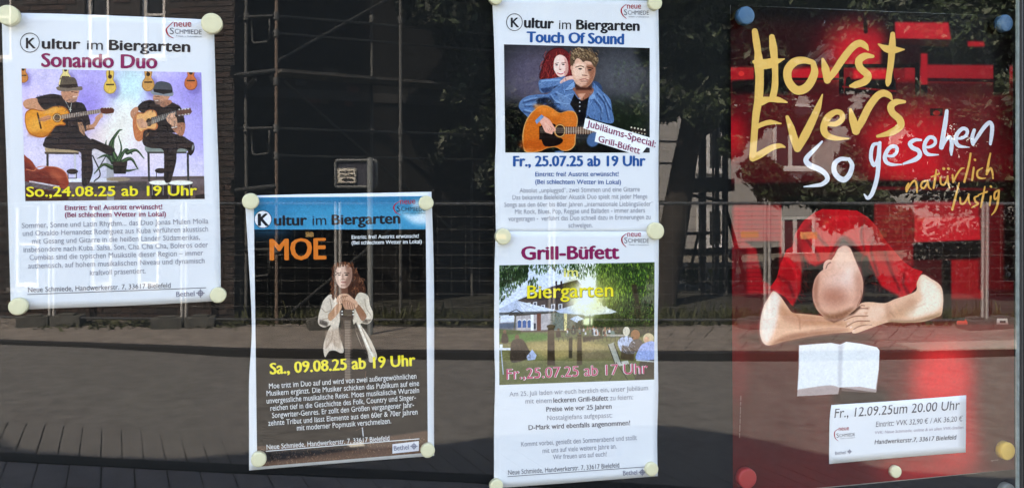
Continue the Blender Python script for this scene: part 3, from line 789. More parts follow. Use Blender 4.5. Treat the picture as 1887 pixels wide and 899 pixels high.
c.poly([(475,370),(545,300),(555,370),(520,370)], (120,148,180), smooth=False); c.poly([(665,445),(690,330),(718,430),(700,440)], (120,148,180)); c.line([(480,375),(540,365)], 5, dsh)
c.poly([(515,480),(550,400),(580,440),(610,450),(650,390),(670,400),(650,500),(635,600),(640,640),(570,650),(560,545)], (22,22,26), smooth=False)
c.poly([(545,350),(690,350),(690,400),(620,450),(590,440),(555,390)], (150,98,78), smooth=True, f=2); c.poly([(575,400),(640,395),(600,450)], (196,146,122), f=3)
for y in (435,467,498,535): c.ell(597-y*.01*2+5,y,6,6,(170,170,176))
c.poly([(520,150),(535,100),(580,95),(650,110),(700,150),(716,210),(706,270),(680,320),(640,352),(590,345),(555,310),(535,260),(525,200)], (206,162,140), smooth=True)
c.poly([(640,180),(712,180),(710,260),(680,322),(640,352),(600,348),(650,310),(670,260)], (138,88,68), f=7, smooth=True, alpha=.85); c.poly([(560,320),(600,345),(650,350),(690,330),(690,370),(560,370)], (70,42,36), f=5, alpha=.9)
c.poly([(545,170),(600,150),(640,170),(640,240),(610,270),(570,280),(545,240)], (236,200,180), f=9, smooth=True, alpha=.5)
c.line([(560,190),(600,180),(625,190)], 6, (84,56,44)); c.line([(650,188),(695,200)], 6, (60,38,30)); c.ell(596,203,15,6,(50,40,42)); c.ell(672,212,15,6,(40,28,28)); c.line([(635,195),(642,235)], 6, (176,124,104), f=2); c.line([(612,252),(650,256)], 6, (96,54,44)); c.line([(592,290),(630,282),(660,292)], 6, (150,84,78)); c.line([(600,300),(655,300)], 4, (110,62,56), f=1); c.ell(580,240,22,20,(226,186,166),f=7,alpha=.8); c.ell(625,325,24,8,(196,150,130),f=4,alpha=.7)
c.poly([(518,175),(515,120),(530,80),(545,50),(580,36),(640,50),(700,75),(728,110),(735,140),(718,190),(700,180),(680,150),(640,140),(620,150),(600,130),(570,120),(545,160),(530,190)], (96,76,60), smooth=True)
for k in range(130):
    x = 520+210*rng.random(); y = 40+110*rng.random()
    if y > 110 and 550 < x < 690: continue
    c.line([(x,y),(x+9+5*rng.normal(),y+6*rng.normal()),(x+14,y+14)], 4, [(150,126,98),(60,46,38),(120,96,72),(176,150,120)][k%4], alpha=.8)
c.ell(528,195,9,18,(196,146,126))
DP = [(125,520),(130,460),(260,410),(400,355),(540,300),(560,400),(520,480),(440,540),(330,480),(280,530),(300,575),(250,630),(190,585)]
c.mottle(DP, [(150,178,208),(40,58,86),(110,138,172),(62,84,116)], 420, 14, -35, 3, .42, 25)
c.mottle([(690,330),(830,440),(850,620),(700,600),(640,590),(660,470)], [(146,174,204),(40,58,86),(104,132,166),(58,80,112)], 300, 16, 80, 3, .42, 20)
c.mottle([(275,330),(300,285),(470,265),(470,310),(320,390)], [(160,186,212),(50,70,100),(120,146,180)], 130, 14, -15, 3, .42, 20)
c.mottle([(540,160),(600,120),(700,170),(700,270),(640,345),(560,310)], [(226,184,162),(150,98,78),(190,140,118)], 130, 9, 30, 3, .3, 70)
c.mottle([(395,150),(450,100),(495,170),(450,262),(400,220)], [(240,204,194),(196,146,134)], 60, 8, 30, 3, .3, 70)
c.mottle([(530,470),(620,440),(660,480),(630,640),(560,560)], [(44,44,50),(12,12,14)], 80, 14, 80, 3, .5, 20)
# guitar
gb = [(140,720),(160,630),(200,560),(260,505),(310,488),(370,510),(430,548),(500,533),(550,540),(576,590),(572,650),(560,740),(555,800),(520,840),(460,850),(400,820),(330,830),(270,855),(170,860),(145,810)]
c.poly(gb, (198,152,98), smooth=True); cx_, cy_ = 370, 690
c.poly([(cx_+(x-cx_)*.965, cy_+(y-cy_)*.965) for x, y in gb], (192,104,44), smooth=True)
c.ell(330,530,110,30,(214,128,60),20,f=10,alpha=.8); c.ell(230,800,120,40,(168,78,32),f=16,alpha=.7); c.ell(500,600,60,60,(206,122,58),f=16,alpha=.6)
for k in range(10): c.line([(160,590+26*k),(360,585+26*k),(570,600+22*k)], 2, (166,84,34), f=1, alpha=.35)
c.mottle(gb, [(220,136,66),(160,82,32),(206,118,52),(176,96,42)], 420, 46, 3, 2.5, .4, 4)
c.poly([(285,650),(400,640),(400,720),(460,760),(430,800),(350,815),(300,790)], (34,24,22), smooth=True); c.ell(436,690,48,56,(150,96,56)); c.ell(436,690,42,50,(206,160,104)); c.ell(436,690,36,44,(48,34,30))
c.poly([(272,655),(300,655),(300,760),(272,760)], (40,28,26)); c.poly([(475,658),(760,662),(760,718),(475,716)], (88,58,46))
for k in range(13): c.line([(486+19*k,660),(486+19*k,716)], 3.5, (190,176,160))
for k in range(6): c.line([(280,668+7*k),(760,668+8*k)], 1.4, (220,206,186), alpha=.7)
c.line([(500,700),(600,690)],2,(220,200,180),alpha=.5)
c.poly([(268,600),(300,575),(350,600),(385,650),(405,685),(380,700),(375,718),(350,712),(320,700),(300,660)], (214,156,138), smooth=True)
for k in range(4): c.line([(320+9*k,625+8*k),(335+14*k,690-4*k)], 9, (222,168,150)); c.line([(328+9*k,630+8*k),(345+14*k,692-4*k)], 2.5, (120,74,62))
c.poly([(252,640),(240,610),(290,562),(310,580),(275,615)], (110,138,170), smooth=False); c.ell(700,760,50,60,(74,100,134),30,f=4); c.ell(430,858,40,10,(96,120,150),f=4)
# guitar head
c.poly([(990,665),(1120,690),(1125,720),(1000,700)], (60,50,46), f=2)
for k in range(5): c.ell(1000+26*k, 664+5*k, 7, 7, (196,184,166)); c.ell(1010+24*k, 700+4*k, 6, 6, (176,164,146))
# slanted banner
c.view(890, 220, 3.459)
c.poly([(652,-8),(1120,134),(1105,196),(640,58)], (236,234,242)); c.poly([(724,74),(1050,170),(1005,228),(1000,235),(712,142)], (236,234,242))
c.z = None; c.noise(.06, 4, 3, 13)
c.contrast(1.28, 105)
C3.patch('photo_print', c.corners, c.material('print of the couple with guitar'))
C3.text('title_lettering', [('K', (941.2,50.7), (956.7,50.7), 17.3, BD), ('ultur', (965.3,51.2), (1020.8,53.4), 18, .046), ('Biergarten', (1061.6,54.7), (1178.8,57.4), 17.5, .046), ('im', (1030,54.2), (1052.3,54.7), 16.5, -.012)], K)
C3.strokes('title_circle', [([(948+14.6*math.cos(t), 41.5+15.5*math.sin(t)) for t in (2*math.pi*k/16 for k in range(17))], [1.2, 1.2])], K)
C3.text('headline_lettering', [('Touch Of Sound', (970,78), (1150.2,82.2), 19, .050)], BLU)
C3.text('banner_lettering', [('Jubiläums-Special:', (1080.8,233), (1207.5,272), 12, .014), ('Grill-Büfett', (1101.9,261), (1178.5,284.2), 11.5, .014)], PUR, lift=.0009)
C3.text('date_lettering', [('Fr., 25.07.25 ab 19 Uhr', (945.5,306.5), (1189.8,306), 18.5, .044)], BLU)
C3.text('notice_lettering', [('Eintritt: frei! Austritt erwünscht!', (986.3,325.2), (1140,324.7), 8, .016), ('(Bei schlechtem Wetter im Lokal)', (986.3,339), (1144.4,339.7), 8, .016)], BLU)
C3.text('body_lettering', [('Absolut „unplugged“, zwei Stimmen und eine Gitarre', (957.4,355.3), (1179,353), 8.3), ('Das bekannte Bielefelder Akustik Duo spielt mit jeder Menge', (944.4,368), (1193,366), 8.3),
  ('Songs aus den 60er bis 80er Jahren „internationale Lieblingslieder“', (929.3,381.3), (1203.7,379.6), 8.3), ('Mit Rock, Blues, Pop, Reggae und Balladen - immer anders', (949,394.3), (1188.6,391.7), 8.3),
  ('vorgetragen -  verführt das Duo schnell dazu in Erinnerungen zu', (937,407.3), (1198.8,403.9), 8.3), ('schwelgen.', (1047.6,419.5), (1092,419), 8.3)], LG, off=LT)
C3.logo([(1154.2,8.5), (1146.5,15), (1144.9,21.4), (1148,29), (1154.2,34.7)], [(1155.5,16.5), (1181.4,16.5)], [(1149.7,27.5), (1195.6,28)], RED, GREY, 8)

# =================================================================== poster 4: beer garden (lower sheet)
D = Sheet('poster', 'white poster of a beer garden with parasols, below the couple with the guitar', 'poster',
          [(913.5, 426), (1060, 426), (1214, 426)], [(1214, 426), (1213.5, 520), (1211.6, 620), (1213, 720), (1211, 800), (1212, 876.5)],
          [(910.5, 899), (1062, 888), (1212, 876.5)], [(913.5, 426), (911.3, 500), (910.8, 630), (912.5, 700), (910.5, 790), (910.5, 899)],
          0.0425, paper, 0.0020, 5.0)
c = Canvas([(919.9, 488.7), (1206.3, 482.8), (1205.5, 698.7), (920, 708.9)], 600, 440, (96, 104, 70))
c.view(890, 470, 3.747)
c.poly([(100,40),(1200,40),(1200,420),(100,420)], (206,214,232))
c.ell(720,200,150,170,(246,246,238),f=40); c.poly([(100,600),(1200,560),(1200,900),(100,900)], (120,116,76)); c.poly([(110,530),(450,540),(440,590),(300,600),(110,590)], (74,116,56), f=6)
c.mottle([(105,610),(1200,570),(1200,890),(105,890)],[(150,140,100),(84,86,56),(120,116,80),(66,70,46)],1500,22,0,4,.4,15,False)
c.poly([(300,600),(700,580),(900,640),(500,720),(300,660)], (164,146,98), f=14); c.poly([(110,740),(1200,720),(1200,900),(110,900)], (92,98,60), f=20); c.ell(760,690,180,30,(126,112,88),f=20)
# house
c.poly([(240,310),(480,215),(650,170),(700,230),(700,530),(110,530)], (84,72,70)); c.poly([(240,310),(480,215),(650,170),(640,300),(420,310)], (66,58,58)); c.poly([(230,420),(480,400),(640,400),(640,510),(110,525),(110,430)], (176,168,170))
for x in range(240, 330, 34): c.poly([(x,450),(x+24,448),(x+24,500),(x,500)], (70,100,150)); c.line([(x,452),(x+12,442),(x+24,452)], 5, (232,230,232))
for x, y in ((300,330),(345,325),(400,345),(470,340),(520,338)): c.poly([(x,y),(x+28,y-4),(x+28,y+34),(x,y+36)], (210,208,214)); c.poly([(x+6,y+4),(x+22,y+2),(x+22,y+30),(x+6,y+32)], (80,84,100))
for x in (500, 535): c.poly([(x,180),(x+12,178),(x+12,215),(x,218)], (60,50,52))
c.poly([(330,410),(350,410),(350,520),(330,520)], (238,234,236)); c.poly([(372,400),(400,398),(400,520),(372,520)], (110,66,56)); c.poly([(350,470),(365,470),(365,510),(350,510)], (60,66,80)); c.poly([(480,400),(555,395),(555,520),(480,520)], (150,176,196)); c.poly([(120,420),(215,415),(215,460),(120,465)], (206,212,226)); 
c.poly([(470,385),(640,380),(700,400),(700,530),(600,540),(470,530)], (88,86,62), f=8, alpha=.6); c.poly([(560,390),(580,390),(580,520),(560,520)], (222,206,150)); c.poly([(690,440),(760,430),(760,480),(690,480)], (240,240,190), f=6)
c.poly([(110,470),(230,465),(230,520),(110,530)], (60,76,96), f=3, alpha=.7)
# hedge and greenery behind
c.poly([(760,400),(1200,380),(1200,560),(1000,545),(760,540)], (40,52,28), f=10); c.poly([(110,510),(260,520),(260,545),(110,545)], (50,80,36), f=4)
def leaves(x0, x1, fy0, fy1, n, cols, drop, wd=5, al=.75):
    for k in range(n):
        x = x0+(x1-x0)*rng.random(); a, b = fy0(x), fy1(x)
        if b <= a: continue
        y = a+(b-a)*rng.random()**.9
        c.line([(x,y),(x+3*rng.normal(),y+drop*(.5+rng.random()))], wd, cols[k % len(cols)], alpha=al)
G1 = [(44,66,38),(70,96,54),(28,44,28),(96,124,66)]
c.poly([(100,50),(310,60),(300,170),(200,190),(150,220),(110,320)], (56,80,46), f=6, alpha=.55)
leaves(105, 310, lambda x: 55, lambda x: 340-(x-105)*.9, 520, G1, 14)
leaves(300, 640, lambda x: 50, lambda x: 75+50*abs(math.sin(x*.02)), 230, G1, 14, 5)
leaves(600, 800, lambda x: 50, lambda x: 110+60*abs(math.sin(x*.03)), 260, G1, 14, 5)
leaves(310, 380, lambda x: 150, lambda x: 240, 70, G1, 18)
c.poly([(800,60),(1200,45),(1200,430),(1060,430),(900,380),(830,330),(760,300),(800,200)], (52,72,36), f=6)
leaves(780, 1190, lambda x: 50, lambda x: min(460, 300+(x-780)*.6), 2300, G1+[(128,160,60),(34,48,26),(60,92,40)], 13, 6)
c.poly([(560,190),(650,170),(660,290),(580,300)], (110,104,40), f=20, alpha=.7); leaves(560, 660, lambda x: 180, lambda x: 300, 60, [(120,118,50),(90,90,40)], 20)
c.poly([(1020,200),(1060,200),(1100,440),(1040,440),(1050,330)], (54,44,34), f=6); 
c.poly([(1100,290),(1190,240),(1190,360),(1090,350)], (110,110,104), alpha=.5, f=3); c.poly([(1130,200),(1185,200),(1185,240),(1130,245)], (140,136,124), alpha=.5, f=3)
leaves(790, 1190, lambda x: 300, lambda x: 540, 700, [(30,42,24),(50,64,36),(22,30,20)], 16, 6, .8)
leaves(105, 310, lambda x: 60, lambda x: 230-(x-105)*.5, 260, [(40,60,36),(28,44,28)], 18, 6, .8)
c.mottle([(760,440),(1200,400),(1200,560),(760,545)], [(36,46,28),(60,72,40),(26,32,22),(84,92,56)], 420, 12, 60, 5, .7, 60, False)
c.mottle([(240,310),(480,215),(650,170),(660,300),(420,330)], [(96,84,82),(50,44,46),(120,108,100)], 200, 14, -20, 3, .4, 10, False)
c.mottle([(470,400),(700,400),(700,540),(470,530)], [(60,56,44),(140,130,96),(90,84,60)], 160, 14, 85, 4, .5, 30, False)
# parasols
def parasol(top, l, r, pole, foot):
    c.line([pole, foot], 9, (96,92,80)); tx, ty = top
    c.poly([l,(tx,ty),r,(r[0]-40,r[1]+12),((l[0]+r[0])/2,(l[1]+r[1])/2+26),(l[0]+30,l[1]+14)], (206,212,228)); c.poly([l,(tx,ty),((l[0]+r[0])/2-20,(l[1]+r[1])/2+24),(l[0]+30,l[1]+14)], (176,186,208), alpha=.9)
    for q_ in (.25,.5,.75): c.line([top, (l[0]+(r[0]-l[0])*q_, l[1]+(r[1]-l[1])*q_+18)], 2, (150,158,176))
parasol((230,312), (100,375), (510,380), (230,375), (215,515)); parasol((720,310), (500,385), (925,390), (738,385), (740,590)); parasol((650,415),(600,440),(700,440),(650,430),(650,520))
c.poly([(110,395),(510,385),(470,400),(330,405),(110,415)], (60,62,64), f=2, alpha=.8); c.line([(230,375),(150,410)], 5, (60,60,64)); c.line([(230,375),(290,410)], 5, (60,60,64))
c.ell(710,310,120,110,(255,252,226),f=34,alpha=.95); c.ell(705,330,50,45,(255,255,250),f=14); c.ell(800,280,160,140,(236,220,120),f=70,alpha=.45); c.poly([(665,170),(775,150),(770,330),(660,330)],(252,250,240),f=16,alpha=.8)
# people, posts, chairs, tables
for x, y, s_, cc in [(150,540,26,(60,50,44)),(235,580,34,(70,58,50)),(520,520,18,(60,50,48)),(585,520,18,(80,90,70)),(625,500,18,(70,70,66)),(780,510,18,(206,206,210)),(840,510,18,(170,190,180)),(895,520,18,(110,130,120))]:
    c.ell(x, y-s_*.4, s_*.45, s_*.55, (110,84,66)); c.poly([(x-s_*.8,y+s_*2.4),(x-s_*.7,y+s_*.3),(x,y),(x+s_*.7,y+s_*.3),(x+s_*.9,y+s_*2.4)], cc, smooth=True, f=1)
c.poly([(190,640),(210,585),(270,580),(310,640),(330,700),(200,740)], (64,54,46), smooth=True, f=2); c.poly([(300,700),(340,650),(370,690),(360,720),(310,725)], (170,180,206)); c.poly([(112,640),(190,640),(190,655),(112,655)], (206,210,220)); c.line([(125,655),(140,820)], 7, (170,180,196)); c.poly([(115,615),(135,615),(135,640),(115,640)],(220,226,236))
c.poly([(448,490),(490,482),(498,760),(444,760)], (58,48,34), f=2); c.ell(470,492,30,14,(80,66,44)); c.poly([(652,540),(680,538),(686,755),(648,760)], (72,62,42), f=2); c.ell(666,542,15,7,(110,96,66)); c.poly([(592,570),(618,570),(616,710),(592,710)], (60,56,42), f=2)
c.poly([(690,560),(830,555),(830,570),(690,600)], (70,62,50), f=3); c.poly([(850,545),(1000,548),(1000,560),(850,558)], (160,154,144))
c.ell(990,525,24,32,(206,196,176)); c.poly([(930,600),(960,565),(1010,560),(1045,590),(1055,640),(1040,680),(960,670)], (176,184,206), smooth=True); c.ell(1052,550,32,36,(150,104,70)); c.poly([(1010,640),(1030,590),(1080,580),(1110,620),(1100,680)], (90,80,76), smooth=True)
c.ell(1143,575,38,38,(196,176,140)); c.ell(1130,585,18,24,(206,160,130)); c.poly([(1060,720),(1075,650),(1110,608),(1185,600),(1190,720)], (150,164,206), smooth=True); c.poly([(1085,730),(1190,720),(1190,850),(1050,860)], (66,58,46), f=3); c.line([(1060,725),(1190,735)], 6, (206,206,200))
c.poly([(865,615),(905,600),(950,740),(910,750)], (176,176,170), alpha=.8); c.poly([(920,740),(1000,725),(1010,750),(940,765)], (176,176,168)); 
for a, b in (((930,760),(870,870)),((1000,750),(1060,860)),((920,740),(1000,860)),((905,610),(955,745)),((865,620),(912,750))): c.line([a, b], 6, (60,56,48))
c.poly([(960,620),(1050,640),(1040,730),(950,715)], (70,56,44), alpha=.8, f=2)
c.mottle([(190,640),(240,585),(310,640),(330,700),(200,740)], [(90,76,64),(44,38,34)], 60, 14, 70, 4, .5)
c.mottle([(1070,720),(1090,630),(1185,610),(1190,720)], [(190,200,230),(110,124,166),(160,176,212)], 90, 18, 70, 4, .45); c.mottle([(935,600),(990,565),(1045,600),(1040,670),(960,665)], [(206,212,226),(130,138,160)], 70, 16, 60, 4, .45)
for k in range(24):
    x, y = 560+330*rng.random(), 500+45*rng.random(); s_ = 5+5*rng.random(); cc = [(70,60,54),(190,190,196),(110,120,100),(150,110,90),(60,70,80)][k % 5]
    c.ell(x, y-s_*1.3, s_*.6, s_*.8, (160,120,96)); c.poly([(x-s_,y+s_*2.4),(x-s_*.8,y-s_*.4),(x+s_*.8,y-s_*.4),(x+s_,y+s_*2.4)], cc)
for k in range(9):
    x, y = 520+60*k, 560+8*rng.random(); c.line([(x,y),(x+38,y)], 5, (96,88,70)); c.line([(x+6,y),(x+2,y+30)], 3, (60,56,46)); c.line([(x+32,y),(x+36,y+30)], 3, (60,56,46))
c.z = None; c.noise(.09, 5, 3, 14)
c.contrast(1.18, 120)
D.patch('photo_print', c.corners, c.material('print of the beer garden'))
D.text('headline_lettering', [('Grill-Büfett', (960.3,478.2), (1141.5,476.5), 23.5, .048)], PUR)
D.text('picture_lettering', [('Biergarten', (971.4,549.5), (1130.2,546), 23, .02)], YEL, lift=.0009)
D.text('picture_lettering', [('im', (1039,510), (1065.3,509.6), 16, .02)], ink('pale yellow', (238, 226, 120)), lift=.0009, label='faint yellow word im')
D.text('picture_outline', [('Biergarten', (971.8,550.3), (1130.6,546.8), 23, .034)], BRN, lift=.0006)
D.text('date_outline', [('Fr.,25.07.25 ab 17 Uhr', (933.5,698.7), (1194.2,687.5), 19, .038)], ink('pale outline', (236,222,226)), lift=.0006)
D.text('date_lettering', [('Fr.,25.07.25 ab 17 Uhr', (933.5,698.7), (1194.2,687.5), 19, .004)], PINK, lift=.0009)
D.text('body_lettering', [('Am 25. Juli laden wir euch herzlich ein, unser Jubiläum', (938.8,730), (1194.2,718.4), 8.6), ('mit einem', (968.4,743), (1016.7,741.6), 8.6), ('zu feiern:', (1124.4,737), (1166.7,735.3), 8.6)], LG, off=LT)
D.text('body_lettering', [('Nostalgiefans aufgepasst:', (1008.4,773.7), (1128.4,768.6), 8.6)], LG, off=LT)
D.text('body_lettering', [('Kommt vorbei, genießt den Sommerabend und stoßt', (960.5,822.1), (1173.7,809.8), 8.6),
  ('mit uns auf viele weitere Jahre an.', (1000,834.2), (1136.5,825.6), 8.6), ('Wir freuen uns auf euch!', (1019,845.8), (1117.9,840), 8.6)], LG, off=LT)
D.text('bold_lettering', [('leckeren Grill-Büfett', (1019.8,741.4), (1121,737.2), 8.6)], GREY, off=.024)
D.text('bold_lettering', [('Preise wie vor 25 Jahren', (1006.7,757.9), (1127.2,752.3), 8.6)], GREY, off=.024)
D.text('bold_lettering', [('D-Mark wird ebenfalls angenommen!', (974,791.6), (1161.4,782.6), 8.6)], GREY, off=.024)
D.text('address_lettering', [(ADDR, (936.5,874.2), (1141.2,860.5), 8.6, -.004)], GREY)
D.strokes('divider_line', [([(935.8,877.4), (1191.2,859.3)], [1.1, 1.1])], GREY)
D.text('emblem_lettering', [('Bethel', (1148.1,875.3), (1174.4,873.7), 8.5, .02)], SIL)
D.emblem((1183.5, 869.3), 6, SIL)
D.logo([(1154.5,430.5), (1147.5,436), (1145.8,442), (1148,449), (1153.7,455)], [(1156,436), (1181.4,436)], [(1150.2,447), (1195.6,447.4)], RED, GREY, 8)

# =================================================================== poster 5: large red poster
E = Sheet('poster', 'large red poster of a bald man slumped over a table, rightmost on the board', 'poster',
          [(1346, 10), (1600, 20), (1866, 31)], [(1866, 31), (1867, 300), (1867, 600), (1869, 864)],
          [(1351, 913), (1600, 891), (1869, 864)], [(1346, 10), (1349, 250), (1351, 407), (1354, 651), (1352, 800), (1351, 913)],
          0.0455, gloss, 0.0012, 1.0, n=(30, 50))
c = Canvas([(1346, 10), (1866, 31), (1869, 864), (1351, 913)], 1000, 1500, (70, 14, 18))
c.view(1330, 0, 2.996)
c.poly([(30,0),(1640,0),(1640,380),(30,380)], (16,11,11)); c.poly([(30,110),(900,110),(900,380),(30,380)], (46,9,13), f=30)
c.ell(740,290,170,150,(206,32,44),f=70); c.poly([(700,190),(885,190),(885,360),(700,360)], (190,30,42), f=26, alpha=.7)
c.poly([(20,370),(1620,360),(1620,460),(20,450)], (120,18,26), f=6); c.poly([(50,375),(180,375),(178,440),(50,440)], (160,26,34)); c.ell(108,408,16,14,(206,50,46))
c.poly([(180,330),(370,330),(370,520),(60,525),(55,450),(180,440)], (18,10,12), f=5); c.poly([(380,385),(660,370),(660,440),(380,440)], (186,30,40), f=3); c.poly([(380,430),(660,432),(660,442),(380,446)], (40,10,14))
c.poly([(955,122),(1252,125),(1268,222),(958,216)], (188,32,42), f=4); c.poly([(958,216),(1268,222),(1250,260),(960,250)], (50,12,14), f=2)
c.poly([(880,240),(1100,250),(1100,380),(880,370)], (40,12,16), f=8); c.poly([(1355,228),(1450,230),(1453,260),(1358,260)], (176,34,40), f=4)
c.poly([(1135,358),(1500,362),(1500,436),(1135,432)], (156,30,38), f=4); c.poly([(1120,432),(1510,438),(1510,455),(1120,450)], (46,12,16), f=2)
c.poly([(1500,290),(1590,300),(1585,525),(1500,528)], (16,12,12), f=2); c.poly([(1590,370),(1605,370),(1605,440),(1590,440)], (160,40,44))
c.poly([(725,385),(915,385),(915,440),(725,440)], (206,34,44), f=4); c.poly([(1010,372),(1065,372),(1065,438),(1010,438)], (150,26,34), f=4); c.poly([(1098,295),(1137,295),(1137,470),(1098,470)], (170,28,38), f=4)
for p in [[(660,350),(660,525)],[(700,440),(690,520)],[(930,370),(950,520)],[(1080,360),(1080,520)],[(300,380),(350,520)]]: c.line(p, 26, (14,8,10))
c.poly([(690,440),(960,440),(960,500),(930,525),(700,522)], (18,8,10), f=4); c.line([(665,365),(1080,365)], 18, (24,8,10)); c.line([(670,480),(960,505)], 10, (110,20,26)); c.line([(790,50),(795,175)], 22, (40,10,12), f=3)
c.poly([(1098,470),(1137,470),(1132,630),(1100,628)], (26,12,14)); c.poly([(20,520),(1640,525),(1640,900),(20,900)], (84,16,22), f=14); c.poly([(700,560),(1090,540),(1090,640),(700,700)], (70,14,18), f=30, alpha=.6)
c.ell(1060,760,280,150,(190,22,34),f=70); c.ell(950,840,180,90,(206,30,42),f=50,alpha=.8); c.ell(60,760,70,120,(176,20,34),f=36); c.poly([(1150,600),(1220,600),(1220,640),(1150,640)], (48,10,14)); c.ell(1186,625,20,14,(150,26,30)); c.poly([(1530,530),(1640,530),(1640,900),(1530,900)], (60,12,16), f=16)
c.ell(1400,660,140,120,(100,20,28),f=50)
c.view(1330, 280, 2.366)
c.poly([(150,-40),(700,-40),(700,120),(150,110)], (76,14,18), f=26, alpha=.6); c.ell(880,60,240,90,(196,24,36),f=44); c.poly([(950,-40),(1290,-60),(1290,120),(950,120)], (110,18,26), f=30, alpha=.6)
c.poly([(0,140),(700,125),(1300,130),(1300,225),(700,232),(0,240)], (24,8,10), f=5); c.poly([(665,150),(1230,158),(1230,170),(665,166)], (90,16,22), f=3)
for x0, x1, y0, y1, cc in [(50,262,232,620,(150,18,30)),(100,260,240,400,(140,20,30)),(50,110,420,620,(90,14,20)),(665,835,225,560,(130,20,26)),(835,1130,215,290,(160,26,34)),(665,1220,500,720,(70,12,16)),(975,1140,470,640,(150,18,26)),(1120,1270,225,600,(96,14,20))]:
    c.poly([(x0,y0),(x1,y0),(x1,y1),(x0,y1)], cc, f=5)
for k in range(26): y = 240+19*k; c.line([(55,y),(255,y)], 2, (70,10,14), alpha=.6); c.line([(668,y),(830,y+2)], 2, (70,10,14), alpha=.5); 
for k in range(14): y = 232+17*k; c.line([(1130,y),(1230,y+3)], 2, (60,8,12), alpha=.5)
c.poly([(840,285),(1122,282),(1130,385),(838,396)], (190,28,38), f=4); c.poly([(838,396),(1130,385),(1130,460),(960,468),(835,470)], (22,10,12), f=2)
c.poly([(262,190),(662,188),(662,300),(262,300)], (12,8,9), f=3); c.poly([(960,470),(1000,470),(1000,730),(960,730)], (20,8,10), f=4)
c.poly([(100,390),(250,390),(250,600),(180,560),(150,420)], (30,8,10), f=4); c.poly([(1230,130),(1300,130),(1300,560),(1230,560)], (26,10,12), f=6)
c.ell(1048,746,24,20,(226,66,44)); c.poly([(1000,720),(1060,720),(1060,735),(1000,735)], (30,8,8)); c.ell(905,748,18,14,(30,10,8)); c.poly([(1200,725),(1245,725),(1250,752),(1198,752)], (200,176,160)); c.poly([(1212,735),(1238,735),(1238,745),(1212,745)], (70,20,18))
# table
c.view(1330, 620, 3.223)
c.poly([(20,-70),(1760,-70),(1760,950),(20,950)], (86,24,18)); c.poly([(20,-80),(1760,-75),(1760,60),(20,60)], (112,24,26), f=12); c.ell(1320,300,190,260,(222,34,40),f=90); c.ell(1310,220,150,130,(232,44,48),f=60); c.ell(1400,620,150,220,(206,44,44),f=90)
c.ell(1180,790,260,90,(190,44,42),f=60,alpha=.8); c.ell(300,420,260,330,(74,24,18),f=90); c.ell(1640,400,110,400,(84,44,30),f=50); c.ell(100,200,60,200,(110,22,28),f=30,alpha=.7); c.ell(820,360,170,60,(20,10,8),f=26,alpha=.8); c.ell(500,10,420,40,(34,10,10),f=22,alpha=.8)
c.noise(.035, 14, 4, 22)
c.poly([(458,50),(560,42),(650,36),(702,46),(740,30),(830,42),(922,62),(937,82),(934,190),(918,330),(820,318),(700,300),(692,340),(560,348),(448,353),(456,180)], (176,156,152))
c.poly([(460,52),(560,43),(650,37),(704,47),(700,300),(650,288),(560,296),(450,313),(460,180)], (224,224,224)); c.poly([(704,47),(740,30),(830,42),(920,62),(937,82),(932,190),(914,312),(820,296),(700,300)], (226,226,226))
c.poly([(704,47),(720,45),(712,295),(700,300),(690,290),(692,60)], (196,196,200), f=5); c.line([(450,314),(560,297),(650,289),(698,302)], 3, (190,180,176)); 
for k in range(4): c.line([(712,304+5*k),(820,312+5*k),(914,318+4*k)], 2, (150,134,130))
for k in range(8): c.line([(455,320+4*k),(560,312+4*k),(690,300+5*k)], 1.2, (150,134,130), alpha=.5)
# slumped man
c.view(1400, 360, 3.211)
c.poly([(60,545),(100,490),(125,400),(160,320),(195,300),(210,225),(260,150),(325,100),(370,82),(470,84),(575,90),(640,130),(690,180),(740,262),(790,320),(850,390),(905,430),(965,450),(945,480),(925,545),(880,595),(850,610),(800,600),(700,620),(600,640),(400,720),(260,700),(190,650),(150,600)], (188,20,32), smooth=False)
c.poly([(245,330),(285,400),(330,420),(420,380),(330,520),(320,620),(350,700),(260,705),(195,660),(240,560),(250,440)], (24,6,8), f=7); c.poly([(600,400),(632,350),(660,420),(720,540),(830,600),(740,650),(600,640),(610,520)], (24,6,8), f=7); c.poly([(130,430),(210,420),(240,560),(190,640),(120,560)], (160,16,28), f=12)
for p in [[(210,260),(240,340),(260,420)],[(260,240),(330,330),(350,380)],[(300,180),(360,260),(400,300)],[(620,150),(600,230),(620,330)],[(680,240),(660,330),(700,470)],[(740,330),(770,430),(830,560)],[(110,480),(170,520),(200,600)],[(860,440),(850,520),(880,580)]]: c.line(p, 16, (104,10,20), f=7, alpha=.8)
for p in [[(240,200),(300,160),(380,140)],[(560,130),(620,170),(660,240)],[(150,380),(190,400),(220,480)],[(800,400),(860,450),(900,500)],[(380,200),(420,150),(520,130)]]: c.line(p, 20, (220,36,46), f=9, alpha=.6)
c.poly([(440,350),(490,256),(545,300),(603,352),(596,430),(560,400),(530,330),(470,310),(430,370),(400,400)], (64,8,14), f=1); c.poly([(235,225),(332,217),(335,245),(240,258)], (206,120,60), alpha=0)
c.poly([(385,430),(440,300),(492,240),(560,280),(615,350),(640,420),(640,620),(600,640),(610,520),(560,380),(470,300),(400,400),(330,520),(322,620),(350,700),(300,705),(300,560)], (24,5,9), f=6, smooth=True, alpha=.6)
c.poly([(195,300),(260,180),(340,110),(420,100),(330,200),(260,300),(220,420)], (120,12,22), f=20, smooth=True, alpha=.6); c.poly([(560,110),(640,150),(740,280),(780,400),(700,360),(620,230)], (126,12,22), f=20, smooth=True, alpha=.6)
